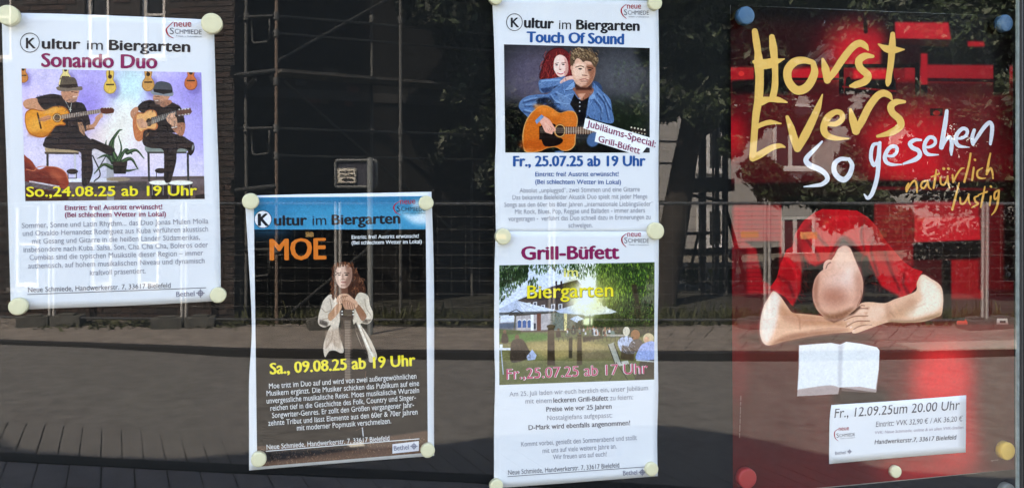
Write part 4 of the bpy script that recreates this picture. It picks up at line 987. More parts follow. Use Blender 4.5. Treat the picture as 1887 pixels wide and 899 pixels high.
c.poly([(250,640),(420,600),(640,600),(720,640),(560,700),(440,735),(300,705)], (14,5,6), f=10, alpha=.65)
# arms
c.poly([(82,566),(125,600),(160,650),(195,692),(260,700),(360,712),(440,730),(500,722),(560,776),(545,806),(430,815),(300,832),(150,862),(60,886),(22,872),(2,820),(4,740),(22,660),(55,600)], (226,172,140), smooth=True)
c.poly([(82,570),(120,610),(110,700),(90,790),(50,870),(20,868),(4,820),(6,740),(24,660)], (244,218,202), f=10, smooth=True); c.poly([(150,830),(300,805),(450,795),(540,800),(430,818),(300,836),(150,866),(60,888)], (150,92,66), f=8, smooth=True); c.ell(330,740,110,22,(222,164,130),4,f=12,alpha=.8); c.line([(196,696),(230,720),(240,790)], 8, (176,120,92), f=5, alpha=.7)
c.poly([(960,468),(1010,490),(1078,548),(1080,690),(1040,722),(960,747),(850,752),(775,748),(720,762),(640,790),(572,814),(545,810),(556,786),(510,776),(488,742),(500,718),(556,690),(596,640),(650,630),(740,636),(800,612),(870,590),(926,562),(930,515)], (228,178,148), smooth=True)
c.poly([(960,475),(1060,545),(1075,650),(1000,700),(900,720),(860,690),(960,620),(950,560)], (246,222,200), f=12, smooth=True); c.poly([(770,735),(900,738),(1040,705),(1078,690),(1040,724),(900,752),(775,750)], (150,112,84), f=6, smooth=True)
c.poly([(560,690),(640,660),(760,650),(790,700),(700,740),(600,720)], (240,196,172), f=10, smooth=True, alpha=.8)
c.poly([(120,640),(200,700),(300,712),(440,738),(520,750),(500,775),(330,770),(200,760),(130,720)], (176,112,84), f=14, smooth=True, alpha=.6)
c.poly([(900,600),(930,640),(900,700),(800,725),(700,745),(760,690),(850,640)], (188,134,104), f=14, smooth=True, alpha=.55); c.poly([(730,650),(770,640),(790,700),(760,740)], (176,120,94), f=10, alpha=.5)
for k in range(4): c.ell(640-12*k, 668+28*k, 13, 8, (206,146,122), -15, f=3, alpha=.8); c.ell(508+16*k, 735+22*k, 7, 5, (240,206,190), -30, f=1, alpha=.9)
c.line([(300,800),(420,786),(520,792)], 5, (170,110,86), f=3, alpha=.6); c.line([(820,680),(900,670),(980,640)], 6, (196,146,118), f=5, alpha=.5)
for p in [[(500,738),(560,715),(640,712)],[(512,776),(570,745),(650,742)],[(556,790),(600,770),(660,765)],[(560,676),(600,668),(640,668)],[(600,650),(620,652)]]: c.line(p, 5, (132,78,62), f=1, alpha=.9)
for p in [[(505,728),(560,702),(620,700)],[(520,762),(580,732),(640,728)],[(560,802),(610,780),(660,760)]]: c.line(p, 9, (230,182,158), f=3, alpha=.8)
c.line([(770,690),(800,720)], 6, (176,126,100), f=3, alpha=.7)
# head and neck
c.poly([(440,360),(462,318),(500,298),(535,312),(560,370),(585,430),(608,490),(612,545),(602,605),(575,665),(515,712),(455,736),(400,728),(350,690),(322,640),(312,575),(325,500),(355,455),(385,430)], (222,166,142), smooth=True)
c.poly([(470,310),(520,305),(560,380),(590,450),(560,470),(480,440),(440,420)], (232,188,166), f=12, smooth=True); c.ell(480,520,90,70,(234,190,172),f=26,alpha=.9); c.ell(440,600,80,56,(180,116,94),f=26,alpha=.9); c.poly([(560,440),(606,490),(612,560),(590,640),(560,670),(570,560)], (190,132,110), f=14, smooth=True, alpha=.7); c.ell(520,470,34,50,(246,214,200),20,f=16,alpha=.6)
c.poly([(345,670),(400,700),(480,690),(560,660),(515,712),(455,738),(400,730)], (140,86,66), f=8, smooth=True); c.poly([(314,560),(330,500),(350,470),(345,600),(360,680),(325,640)], (176,118,96), f=8, smooth=True)
c.poly([(376,438),(382,398),(408,380),(430,390),(422,420),(402,437)], (226,172,150), smooth=True); c.line([(392,432),(402,408),(420,396)], 4, (110,60,48), f=1); c.ell(590,610,8,22,(206,150,128),15); c.line([(600,560),(600,600),(576,655)], 5, (150,92,74), f=2, alpha=.8); c.line([(322,640),(330,660)], 5, (140,84,66))
c.poly([(372,720),(440,745),(520,715),(560,680),(590,650),(600,660),(560,700),(490,730),(440,752)], (60,24,20), f=4, alpha=.8)
SK = [(232,182,156),(176,116,90),(222,164,138),(196,134,106)]
c.mottle([(30,640),(90,580),(200,700),(440,735),(540,790),(300,825),(60,880),(10,820)], SK, 420, 16, 10, 4, .12, 50); c.mottle([(560,700),(740,640),(925,570),(960,475),(1075,560),(1070,690),(850,745),(570,808)], SK, 460, 16, -15, 4, .12, 50)
c.mottle([(470,320),(540,320),(605,500),(570,660),(450,730),(340,660),(320,570),(400,430)], SK, 420, 12, 70, 4, .12, 60)
c.mottle([(110,500),(210,240),(340,100),(570,95),(690,190),(840,400),(940,470),(880,580),(700,560),(600,360),(490,260),(330,420),(240,640)], [(214,40,50),(140,10,20),(170,16,28),(120,8,18)], 500, 26, 70, 5, .3, 30)
c.z = None; c.noise(.03, 5, 3, 15)
c.contrast(1.12, 105)
E.patch('photo_print', c.corners, c.material('print of the slumped man', 0.42), n=(30, 50))
v3 = (1360, 40, 3.329)
E.strokes('headline_lettering', [
    ([(103,60),(112,120),(122,190),(128,260),(132,340),(130,420),(124,490),(112,560),(104,640),(98,720),(92,800),(90,835)], [30,36,34,50,42,44,40,38,34,34,34,36]),
    ([(208,95),(216,160),(224,240),(228,320),(226,400),(214,462)], [28,40,34,30,34,34]), ([(100,248),(150,262),(200,256),(285,230)], [20,50,50,5]),
    ([(140,490),(190,478),(245,480),(300,496)], [44,26,30,8]), ([(115,648),(150,630),(200,618),(265,626)], [22,24,26,6]), ([(90,838),(130,818),(205,775),(255,762),(288,770)], [34,36,30,24,8]),
    ([(455,250),(400,238),(345,250),(305,300),(312,370),(362,422),(425,400),(468,320),(462,255)], [26,34,42,42,40,44,44,40,26]),
    ([(520,232),(536,290),(548,360)], [14,40,36]), ([(546,366),(590,310),(640,235),(700,160),(745,134),(780,150),(798,176)], [26,34,36,36,36,30,8]),
    ([(828,214),(780,212),(742,240),(750,285),(796,330),(780,366),(725,388),(690,396)], [16,34,38,36,38,38,34,14]),
    ([(949,78),(946,150),(938,250),(928,320),(922,368),(918,390)], [24,36,32,30,30,16]), ([(862,140),(905,165),(950,174),(1020,172)], [8,34,44,6]),
    ([(302,586),(325,650),(345,720),(365,778)], [18,34,40,38]), ([(366,780),(410,700),(450,620),(490,530),(518,448)], [34,44,40,32,6]),
    ([(545,628),(600,628),(638,600),(634,564),(596,556),(550,590),(526,650),(542,695),(600,716),(680,718)], [20,26,28,26,28,36,36,34,24,6]),
    ([(690,540),(704,600),(724,672)], [14,38,40]), ([(724,674),(760,610),(800,530),(850,462),(890,440),(925,452),(944,478)], [30,38,38,36,36,30,10]),
    ([(1022,492),(970,494),(938,520),(948,560),(990,600),(996,640),(940,680),(855,704)], [16,32,36,34,36,38,34,14])], MUS, v3, lift=.0008, wmul=1.22)
v5 = (1450, 200, 4.495)
E.strokes('subtitle_lettering', [
    ([(292,275),(230,340),(180,390),(158,430),(190,470),(270,505),(322,545),(335,590),(290,628),(220,640),(142,648)], [14,28,34,38,42,40,36,34,30,22,8]),
    ([(500,420),(445,420),(398,455),(392,520),(425,570),(475,590),(520,545),(540,470),(515,420)], [26,32,36,38,40,42,38,34,26]),
    ([(765,292),(720,300),(700,350),(698,420),(722,470),(748,430),(762,350),(770,285)], [22,26,28,28,28,24,22,26]), ([(768,290),(760,420),(752,540),(730,640),(700,715),(668,742),(642,712)], [28,34,32,32,30,26,12]),
    ([(815,390),(870,395),(905,370),(912,330),(882,312),(838,340),(812,400),(825,445),(870,465),(952,464)], [16,22,24,26,28,30,32,30,24,8]),
    ([(1112,262),(1060,262),(1020,290),(1040,325),(1090,350),(1100,390),(1060,425),(968,458)], [16,28,32,32,32,34,34,16]),
    ([(1140,322),(1190,318),(1228,290),(1222,250),(1180,240),(1145,285),(1140,340),(1170,380),(1255,384)], [16,22,24,26,28,30,30,28,8]),
    ([(1325,22),(1312,120),(1295,220),(1280,322)], [26,34,34,36]), ([(1284,322),(1318,260),(1350,240),(1366,280),(1362,340),(1362,385)], [24,26,28,30,30,14]),
    ([(1402,250),(1450,246),(1488,220),(1492,180),(1455,168),(1412,210),(1398,265),(1425,310),(1510,322)], [16,22,24,26,28,30,32,28,6]),
    ([(1552,180),(1535,240),(1542,295)], [24,30,26]), ([(1545,292),(1590,220),(1640,150),(1680,118),(1700,150),(1696,220),(1686,296)], [20,28,30,30,30,30,20])], ink('poster white', (226, 224, 228)), v5, lift=.0008, wmul=1.12)
E.strokes('tagline_lettering', [
    ([(1008,622),(992,655),(992,688)], [14,18,14]), ([(995,680),(1035,615),(1062,600),(1076,640),(1078,695)], [12,14,14,16,10]),
    ([(1165,600),(1125,608),(1110,645),(1135,660),(1165,615)], [12,14,14,14,12]), ([(1165,600),(1175,650),(1196,672)], [14,14,6]),
    ([(1238,508),(1228,580),(1216,658)], [10,18,14]), ([(1195,568),(1262,540)], [8,14]), ([(1272,572),(1276,622),(1305,630),(1328,585),(1332,560)], [14,14,14,14,14]), ([(1332,560),(1336,610),(1348,660)], [12,14,8]),
    ([(1296,498),(1302,500)], [18,18]), ([(1336,498),(1342,500)], [18,18]), ([(1372,552),(1378,610)], [14,14]), ([(1378,610),(1410,545),(1445,500),(1470,494)], [14,14,14,6]),
    ([(1522,374),(1506,470),(1470,608)], [14,16,16]), ([(1548,490),(1535,592)], [14,16]), ([(1556,424),(1560,428)], [16,16]), ([(1622,492),(1582,518),(1578,560),(1605,578),(1648,578)], [8,14,16,14,6]),
    ([(1686,372),(1668,460),(1655,545)], [12,18,16]), ([(1657,545),(1685,495),(1700,520),(1708,580)], [12,14,16,10]),
    ([(1426,618),(1398,730),(1370,838)], [10,16,16]), ([(1435,740),(1440,785),(1468,785),(1500,735),(1506,710)], [12,14,14,14,12]), ([(1506,712),(1506,760),(1520,798)], [12,14,8]),
    ([(1588,724),(1556,738),(1562,770),(1582,790),(1532,820)], [8,14,16,16,10]), ([(1640,648),(1625,730),(1606,816)], [10,16,12]), ([(1586,715),(1658,690)], [8,14]),
    ([(1690,728),(1680,800)], [14,14]), ([(1688,645),(1692,648)], [16,16]), ([(1756,676),(1722,700),(1722,750),(1750,728),(1758,680)], [12,14,14,14,14]), ([(1758,680),(1745,790),(1722,850),(1695,882)], [14,18,14,6])], MUS2, v5, lift=.0008, wmul=1.15)
E.text('imprint_lettering', [('IIII IIIIII IIII II IIIIII III IIII', (1363.5,806), (1366,730), 2.2, 0)], ink('imprint', (170,140,130)), lift=.0008)
E.text('imprint_lettering', [('agentur', (1826,849), (1840,847.5), 2.5, .02)], ink('imprint', (170,140,130)), lift=.0008)

N = Sheet('paper_note', 'white slip with date and ticket prices taped on the big red poster', 'note',
          [(1532.3, 745.7), (1650, 738), (1780.5, 727.7)], [(1780.5, 727.7), (1779.6, 832.8)], [(1528, 854.3), (1650, 843), (1779.6, 832.8)],
          [(1532.3, 745.7), (1529, 775), (1528, 854.3)], 0.0435, paper, 0.0010, 2.2, n=(14, 8))
N.text('date_lettering', [('Fr., 12.09.25um 20.00 Uhr', (1537.5,769.5), (1769.3,754), 16.5, 0)], ink('dark grey', (70, 68, 76)), shear=.18)
N.text('price_lettering', [('Eintritt: VVK 32,90 € / AK 36,20 €', (1613.9,786), (1774.6,775.3), 9.6, -.008)], ink('mid grey', (105, 103, 112)), shear=.18)
N.text('sales_lettering', [('VVK: Neue Schmiede, online & an allen VVK-Stellen', (1612.6,799.1), (1775.4,789.3), 5.2, 0)], ink('pale violet grey', (165, 150, 165)), shear=.18)
N.text('address_lettering', [('Handwerkerstr.7, 33617 Bielefeld', (1611.6,817.8), (1762.9,808.8), 8, .014)], ink('dark grey', (70, 68, 76)), shear=.18)
N.logo([(1544.9,789.6), (1539,794), (1537.6,800), (1539.5,807), (1544.5,811.6)], [(1545.7,792.9), (1564.7,791.6)], [(1541.5,804.9), (1575.6,802.5)], RED, GREY, 6)
N.text('emblem_lettering', [('Bethel', (1539,837.2), (1558.2,835.7), 5.6, .01)], SIL)
N.emblem((1565.6, 831.3), 4, SIL)

# =================================================================== magnets
cream = mat('cream magnet plastic', (0.78, 0.71, 0.46), 0.45, var=0.05, scale=30, spec=0.35)
def magnet(px, py, r_px, label, m, yb=0.0425, h=0.0095, group=None, nm='magnet'):
    x, y, z = on_plane(px, py, yb - h)
    r = r_px / F * math.sqrt((x)**2 + (yb+DIST)**2) * 1.0
    r = r_px * (yb - h + DIST) / ray(px, py)[1] / F
    n = 32
    prof = [(r*1.0, 0), (r*1.0, -h*.72), (r*.985, -h*.86), (r*.93, -h*.97), (r*.86, -h), (r*.5, -h*1.0)]
    V = []; Fa = []
    for q, d in prof:
        V += [(x + q*math.cos(2*math.pi*k/n), yb + d, z + q*math.sin(2*math.pi*k/n)) for k in range(n)]
    V.append((x, yb - h, z))
    for j in range(len(prof)-1):
        Fa += [(j*n+k, (j+1)*n+k, (j+1)*n+(k+1) % n, j*n+(k+1) % n) for k in range(n)]
    L = (len(prof)-1)*n
    Fa += [(L+k, len(V)-1, L+(k+1) % n) for k in range(n)]
    Fa.append(tuple(range(n)))
    me_o = mesh_obj(nm, [(v[0]-x, v[1]-yb, v[2]-z) for v in V], Fa, m, None, True)
    me_o.location = (x, yb, z)
    return tag(me_o, label, 'magnet', group)
G = 'round magnets holding the posters'
PN = {'A': 'two guitarists poster', 'B': 'long-haired man poster', 'C': 'couple with guitar poster'}
for px, py, r, lb in [
    (14,28,19,'cream round magnet at the top left corner of the two guitarists poster'), (390,43,19,'cream round magnet at the top right corner of the two guitarists poster'),
    (32,565,16,'cream round magnet at the bottom left corner of the two guitarists poster'), (401.5,544,14.5,'cream round magnet at the bottom right corner of the two guitarists poster'),
    (461.5,371,15,'cream round magnet at the top left corner of the blue-headed dark poster'), (786,374,13.5,'cream round magnet at the top right corner of the blue-headed dark poster'),
    (476.5,847,13.8,'cream round magnet at the bottom left corner of the blue-headed dark poster'), (789,830.5,13,'cream round magnet at the bottom right corner of the blue-headed dark poster'),
    (914,-5,13.5,'cream round magnet cut by the frame above the left corner of the denim couple poster'), (1208.5,5,13.5,'cream round magnet at the top right corner of the denim couple poster'),
    (928,436,15,'cream round magnet on the left where the two stacked posters meet'), (1210,426,16,'cream round magnet on the right where the two stacked posters meet'),
    (1202.5,865,12.5,'cream round magnet at the bottom right corner of the beer garden poster'), (915.5,896,12.5,'cream round magnet at the bottom left corner of the beer garden poster'),
    (1653,869.5,11,'small cream magnet at the bottom middle of the big red poster')]:
    magnet(px, py, r, lb, cream, group=G)
magnet(1376.5, 28.5, 17, 'blue round magnet at the top left corner of the big red poster', mat('blue magnet plastic', (0.045, 0.13, 0.24), 0.4), h=.014, group=G)
magnet(1855, 42.5, 16, 'blue round magnet at the top right corner of the big red poster', mat('blue magnet plastic', (0.045, 0.13, 0.24), 0.4), h=.014, group=G)
magnet(1379, 882, 18.5, 'red round magnet at the bottom left corner of the big red poster', mat('red magnet plastic', (0.40, 0.025, 0.02), 0.4), h=.014, group=G)
magnet(1858.5, 831.5, 16.5, 'yellow round magnet at the bottom right corner of the big red poster', mat('yellow magnet plastic', (0.70, 0.42, 0.06), 0.4), h=.014, group=G)
magnet(1860, 906, 15, 'grey round magnet below the yellow one, cut by the frame', mat('grey magnet plastic', (0.22, 0.22, 0.19), 0.4), yb=.050, h=.014, group=G)

# =================================================================== display case and its building
case = empty('display_case', (0.6, 0.03, 0.9), 'dark glazed display case with an aluminium frame, holding all the posters', 'display case')
XL, XR = -0.75, on_plane(1878, 400, 0.0)[0]
ZB, ZT = 0.93, 2.03
b = MB(); b.box(XL-.02, XR+.12, 0.0505, 0.056, ZB-.03, ZT+.03)
b.build('back_board', mat('black magnetic board', (0.0035, 0.0040, 0.0040), 0.7, var=.2, scale=5, spec=.1), case)
alu = mat('dark anodised aluminium', (0.022, 0.020, 0.017), 0.6, 0.0, var=.1, scale=30, stretch=(1, 1, .05))
b = MB(); XP = on_plane(1881, 400, 0.05)[0]; b.box(XP, XP+.05, -0.012, 0.0501, ZB-.05, ZT+.05); b.box(XR+.0005, XR+.0035, -0.006, 0.004, ZB, ZT); b.build('frame_post', alu, case)
b = MB(); b.box(XL-.05, XL, -0.012, 0.050, ZB-.05, ZT+.05); b.build('frame_post', alu, case)
b = MB(); b.box(XL, XP-.0005, -0.010, 0.049, ZT, ZT+.048); b.build('frame_rail', alu, case)
b = MB(); b.box(XL, XP-.0005, -0.010, 0.049, ZB-.048, ZB); b.build('frame_rail', alu, case)
b = MB(); b.box(XL, XR, 0.0, 0.005, ZB, ZT); b.build('glass_pane', glass_mat(), case)
b = MB(); b.box(XR-.0022, XR-.0004, -0.0015, 0.0065, ZB, ZT); b.build('glass_edge', mat('ground glass edge', (0.20, 0.24, 0.22), 0.3, var=.3, scale=40), case)

# wall carrying the case; unseen top edge shaped to throw the wanted pavement shade
kerb_near = [(-500,812),(-200,828),(0,840),(230,851),(460,862),(640,869),(800,875),(900,881),(1100,893),(1300,906),(1600,925),(2200,960)]
shade = [(-600,790),(-250,800),(-80,808),(0,814),(20,822),(45,836),(200,846),(340,846),(460,836),(600,829),(700,826),(800,819),(905,804),(1000,795),(1100,788),(1213,783),(1260,785),(1330,795),(1420,812),(1500,832),(1580,850),(1650,868),(1800,880),(2300,890)]
prof = []
for px, py in shade:
    g_ = street(px, py, -.07)
    k = (0.12 - g_.y) / sdir.y
    q = g_ + sdir * k
    prof.append((q.x, q.z))
prof.sort()
x_lo, x_hi = prof[0][0]-6, prof[-1][0]+6
prof = [(x_lo, prof[0][1])] + prof + [(x_hi, prof[-1][1])]
wv = []; wf = []
n = len(prof)
for yy in (0.12, 0.42):
    wv += [(x, yy, z) for x, z in prof] + [(x, yy, -0.2) for x, z in prof]
for i in range(n-1):
    a, bb = i, i+1
    wf += [(a, n+a, n+bb, bb), (2*n+a, 2*n+bb, 3*n+bb, 3*n+a), (a, bb, 2*n+bb, 2*n+a), (n+a, 3*n+a, 3*n+bb, n+bb)]
wf += [(0, 2*n, 3*n, n), (n-1, 2*n-1, 4*n-1, 3*n-1)]
wall = empty('building', (0.6, 0.42, 0), 'pale rendered wall that carries the display case, unseen top shaped to cast shade', 'building')
mesh_obj('wall', wv, wf, mat('pale render', (0.45, 0.43, 0.39), .9, var=.15, scale=3, bump=.2, bscale=120), wall)
b = MB(); b.box(XL+.1, XR-.1, 0.056, 0.12, ZB+.1, ZT-.1); b.build('mounting_block', alu, wall)

# =================================================================== the street opposite, seen mirrored in the pane
asph = mat('worn asphalt', (0.140, 0.142, 0.135), 0.9, var=.34, scale=9, bump=.3, bscale=160)
pave = mat('grey paving slab', (0.19, 0.19, 0.19), 0.9, var=.2, scale=5, bump=.25, bscale=120)
pave2 = mat('sandy far pavement', (0.205, 0.19, 0.168), 0.9, var=.4, scale=5, bump=.25, bscale=120)
joint = mat('dark joint', (0.03, 0.03, 0.03), 0.95)
kerbm = mat('dark granite kerb', (0.014, 0.015, 0.016), 0.8, var=.3, scale=30)
# ground to the horizon
b = MB(); b.box(-300, 300, -300, 60, -0.40, -0.20); tag(b.build('ground', mat('earth', (0.16, 0.15, 0.12), .95, var=.3, scale=.6)), kind='structure')
kn = [street(x, y, 0.0) for x, y in kerb_near]
kerb_far = [(-900,600),(-300,618),(0,629),(235,637),(470,645),(900,648),(1340,650),(1600,648),(1887,641),(2400,628),(3000,615)]
kf = [street(x, y, 0.0) for x, y in kerb_far]
def resample(pts, step):
    out = [pts[0]]; 
    for a, b_ in zip(pts, pts[1:]):
        L = (b_-a).length; k = max(1, int(L/step))
        for i in range(1, k+1): out.append(a.lerp(b_, i/k))
    return out
def smooth_pts(pts, n=6):
    return [Vector(tuple(p)) for p in catmull([tuple(p) for p in pts], n)]
kn = smooth_pts(kn); kf = smooth_pts(kf)
kn = [Vector((kn[0].x-20, kn[0].y-(kn[1]-kn[0]).y*0, 0))] + kn + [Vector((kn[-1].x+20, kn[-1].y, 0))]
kf = [Vector((kf[0].x-20, kf[0].y, 0))] + kf + [Vector((kf[-1].x+20, kf[-1].y, 0))]
def strip(name, A_, B_, z0, z1, m, kind='structure', h=0.08):
    """slab between two polylines resampled to the same count"""
    n_ = 80
    def samp(P):
        P = [Vector(p) for p in P]
        L = [0]
        for a, c_ in zip(P, P[1:]): L.append(L[-1]+(c_-a).length)
        out = []
        for i in range(n_+1):
            d = L[-1]*i/n_
            for j in range(len(P)-1):
                if d <= L[j+1]+1e-9:
                    k = (d-L[j])/max(1e-9, L[j+1]-L[j]); out.append(P[j].lerp(P[j+1], k)); break
        return out
    a_, b_ = samp(A_), samp(B_)
    V = [(p.x, p.y, z0) for p in a_] + [(p.x, p.y, z1) for p in b_] + [(p.x, p.y, z0-h) for p in a_] + [(p.x, p.y, z1-h) for p in b_]
    N_ = n_+1
    Fc = []
    for i in range(n_):
        Fc += [(i, i+1, N_+i+1, N_+i), (2*N_+i, 3*N_+i, 3*N_+i+1, 2*N_+i+1), (i, 2*N_+i, 2*N_+i+1, i+1), (N_+i, N_+i+1, 3*N_+i+1, 3*N_+i)]
    o = mesh_obj(name, V, Fc, m)
    return tag(o, kind=kind)
def xsec(P, x):
    for a, b_ in zip(P, P[1:]):
        if a.x <= x <= b_.x: return a.y + (b_.y-a.y)*(x-a.x)/max(1e-9, b_.x-a.x)
    return P[0].y if x < P[0].x else P[-1].y
def dirx(P, x):
    return math.atan2(xsec(P, x+.2)-xsec(P, x-.2), .4)
def zoff(x):
    t = min(1, max(0, (-x-.3)/2.2)); return .045*t*t*(3-2*t)      # the kerb is lower towards the left
def lift_left(o):
    for v in o.data.vertices: v.co.z += zoff(v.co.x)
    return o
# road
lift_left(strip('road', [p + Vector((0, -.06, 0)) for p in kn], [p + Vector((0, .06, 0)) for p in kf], -.07, -.07, asph))
# pavement under the case: bed plus slabs, and the kerb
bed = strip('pavement', [Vector((p.x, 0.1, 0)) for p in kn], [p + Vector((0, .0, 0)) for p in kn], -.012, -.012, joint)
slab_mesh = None
def slab(x0, x1, y0, y1, z0, z1, m, parent, name, yaw_fn=None):
    e = .0042
    q = [(x0+e, y0+e), (x1-e, y0+e), (x1-e, y1-e), (x0+e, y1-e)]
    sk = .225     # joints run square to the bent kerb
    V = [(x - sk*y, yaw_fn(x - sk*y, y), z0) for x, y in q] + [(x - sk*y, yaw_fn(x - sk*y, y), z1) for x, y in q]
    return mesh_obj(name, V, [(4,5,6,7), (0,1,5,4), (1,2,6,5), (2,3,7,6), (3,0,4,7)], m, parent)
xs = -1.9
while xs < 4.2:
    for j in range(3):
        off = .35*j
        slab(xs, xs+.19, -off-.35, -off, -.04, .0+random.uniform(-.0015, .0015), pave, bed, 'paving_slab', lambda x, y: xsec(kn, x) + .09 - y - .0 if False else xsec(kn, x) + .09 + (-y))
    xs += .19
V = MB()
kerb = tag(strip('kerb', [p + Vector((0, .09, 0)) for p in kn], [p + Vector((0, -.05, 0)) for p in kn], .006, .006, kerbm, h=.2))
kerb['kind'] = 'structure'
kerb2 = strip('kerb', [p + Vector((0, .05, 0)) for p in kf], [p + Vector((0, -.09, 0)) for p in kf], .006, .006, kerbm, h=.2)
# gutter blocks along the near kerb
gut = lift_left(strip('gutter', [p + Vector((0, -.052, 0)) for p in kn], [p + Vector((0, -.80, 0)) for p in kn], -.068, -.068, joint, h=.01))
asph2 = mat('gutter concrete', (0.140, 0.142, 0.135), .9, var=.14, scale=6, bump=.2, bscale=160)
xs = -2.4
while xs < 4.2:
    slab(xs, xs+.135, 0, .74, -.069, -.060+random.uniform(-.001, .001), asph2, gut, 'gutter_block', lambda x, y: xsec(kn, x) - .055 - y)
    lift_left([o_ for o_ in gut.children][-1])
    xs += .135
# far pavement
back = [(-1500,560),(-300,578),(0,584),(235,589),(430,592),(560,596),(700,600),(900,604),(1100,603),(1340,597),(1600,592),(1887,588),(2600,580)]
bk = smooth_pts([street(x, y, 0.0) for x, y in back])
bk = [Vector((bk[0].x-20, bk[0].y, 0))] + bk + [Vector((bk[-1].x+20, bk[-1].y, 0))]
fp = strip('far_pavement', [p + Vector((0, -.09, 0)) for p in kf], bk, .0, .0, pave2)
fj = joint
# a few slabs with open joints beside the tree
for i in range(15):
    pxa = 1195 + i*34
    for j, (ya, yb_) in enumerate(((645, 628), (626, 606))):
        a = street(pxa, ya); c2 = street(pxa+32, ya); d2 = street(pxa+32 + (20 if j else 16), yb_); e2 = street(pxa + (20 if j else 16), yb_)
        h_ = .008 + random.uniform(0, .002)
        mesh_obj('paving_slab', [(p.x, p.y, -.005) for p in (a, c2, d2, e2)] + [(p.x, p.y, h_) for p in (a, c2, d2, e2)], [(4,7,6,5), (0,1,5,4), (1,2,6,5), (2,3,7,6), (3,0,4,7)], pave2, fp)
# light strip of new asphalt on the right
q = [(1650,634),(1990,626),(1990,641),(1695,647)]
V = [street(x, y) for x, y in q]
tag(mesh_obj('crossing', [(p.x, p.y, .004) for p in V] + [(p.x, p.y, .02) for p in V], [(4,7,6,5),(0,1,5,4),(1,2,6,5),(2,3,7,6),(3,0,4,7)], mat('pale concrete', (.36,.34,.30), .9, var=.1, scale=8)), kind='structure')
# soil and weeds behind the fence
soil = strip('soil', bk, [p + Vector((0, -9, 0)) for p in bk], .0, .0, mat('dark soil', (0.035, 0.038, 0.03), .95, var=.5, scale=5, bump=.5, bscale=30))
V = []; Fc = []
for k in range(5200):
    if k < 4200: px = rng.uniform(430, 1350) if k % 2 else rng.uniform(1350, 1890)
    else: px = rng.uniform(60, 440)
    d_ = abs(rng.normal())*.35
    bx = street(px, 601 - 4*abs(rng.normal()))
    if k >= 4200: bx = street(px, 598 + 4*rng.normal())
    bx = bx + Vector((0, -d_, 0)) if k < 4200 else bx
    h_ = (.05 + .12*rng.random()**2) * (1.6 if k % 7 == 0 and k < 4200 else 1) * (.3 if k >= 4200 else 1)
    a = rng.uniform(0, 6.28); r_ = .012 + .02*rng.random()
    t = Vector((math.cos(a), math.sin(a), 0))*r_
    tip = bx + Vector((rng.normal()*.04, rng.normal()*.04, h_))
    i0 = len(V)
    V += [tuple(bx-t), tuple(bx+t), tuple(tip + t*.4), tuple(tip)]
    Fc.append((i0, i0+1, i0+2, i0+3))
tag(mesh_obj('weeds', V, Fc, mat('dry weeds', (.06, .07, .03), .8, var=.5, scale=3)), kind='stuff')

# ---------------------------------------------------------------- brick building on the left
def frame_from(pa, pb):
    """local axes on a facade through two ground points: along, inward"""
    al = (pb - pa); al.z = 0; al.normalize()
    inn = Vector((-al.y, al.x, 0))
    if inn.y > 0: inn = -inn
    return al, inn
def fpoint(pa, al, px, py):
    """reflected facade point seen at a pixel -> (distance along, height)"""
    d = ray(px, py)
    C = Vector((0, DIST, EYE)); D_ = Vector((d[0], -d[1], d[2]))
    nrm = Vector((-al.y, al.x, 0))
    t = (pa - C).dot(nrm) / D_.dot(nrm)
    P = C + D_*t
    return (P - pa).dot(al), P.z
brickm = [mat('brick dark red', (.050, .035, .031), .9, var=.35, scale=9), mat('brick brown', (.044, .035, .032), .9, var=.3, scale=9), mat('brick sooty', (.032, .028, .027), .9, var=.3, scale=9)]
pa, pb = street(-420, 578), street(431, 594)
al, inn = frame_from(pa, pb)
Lw = (pb-pa).length
bh = empty('brick_building', (pa+pb)/2, 'dark red brick building with white-framed windows behind the site fence', 'building')
def wp(a, h, d=0.0):
    p = pa + al*a + inn*d
    return (p.x, p.y, h)
def wbox(mb, a0, a1, d0, d1, z0, z1):
    V = [wp(a0,z0,d0), wp(a1,z0,d0), wp(a1,z0,d1), wp(a0,z0,d1), wp(a0,z1,d0), wp(a1,z1,d0), wp(a1,z1,d1), wp(a0,z1,d1)]
    mb.add(V, [(0,3,2,1),(4,5,6,7),(0,1,5,4),(1,2,6,5),(2,3,7,6),(3,0,4,7)])
wins = []
for (x0, x1, y0, y1) in [(155,200,-330,108),(257,303,-330,106),(-40,20,-330,110),(160,205,372,530),(246,292,372,530),(20,70,372,530),(-120,-60,-330,110)]:
    a0, zt = fpoint(pa, al, x0, y0); a1, zb = fpoint(pa, al, x1, y1)
    wins.append((a0, a1, zb, zt))
    m_ = MB(); wbox(m_, a0, a1, .10, .12, zb, zt)
def in_win(a, z):
    return any(a0-.01 < a < a1+.01 and zb-.03 < z < zt for a0, a1, zb, zt in wins)
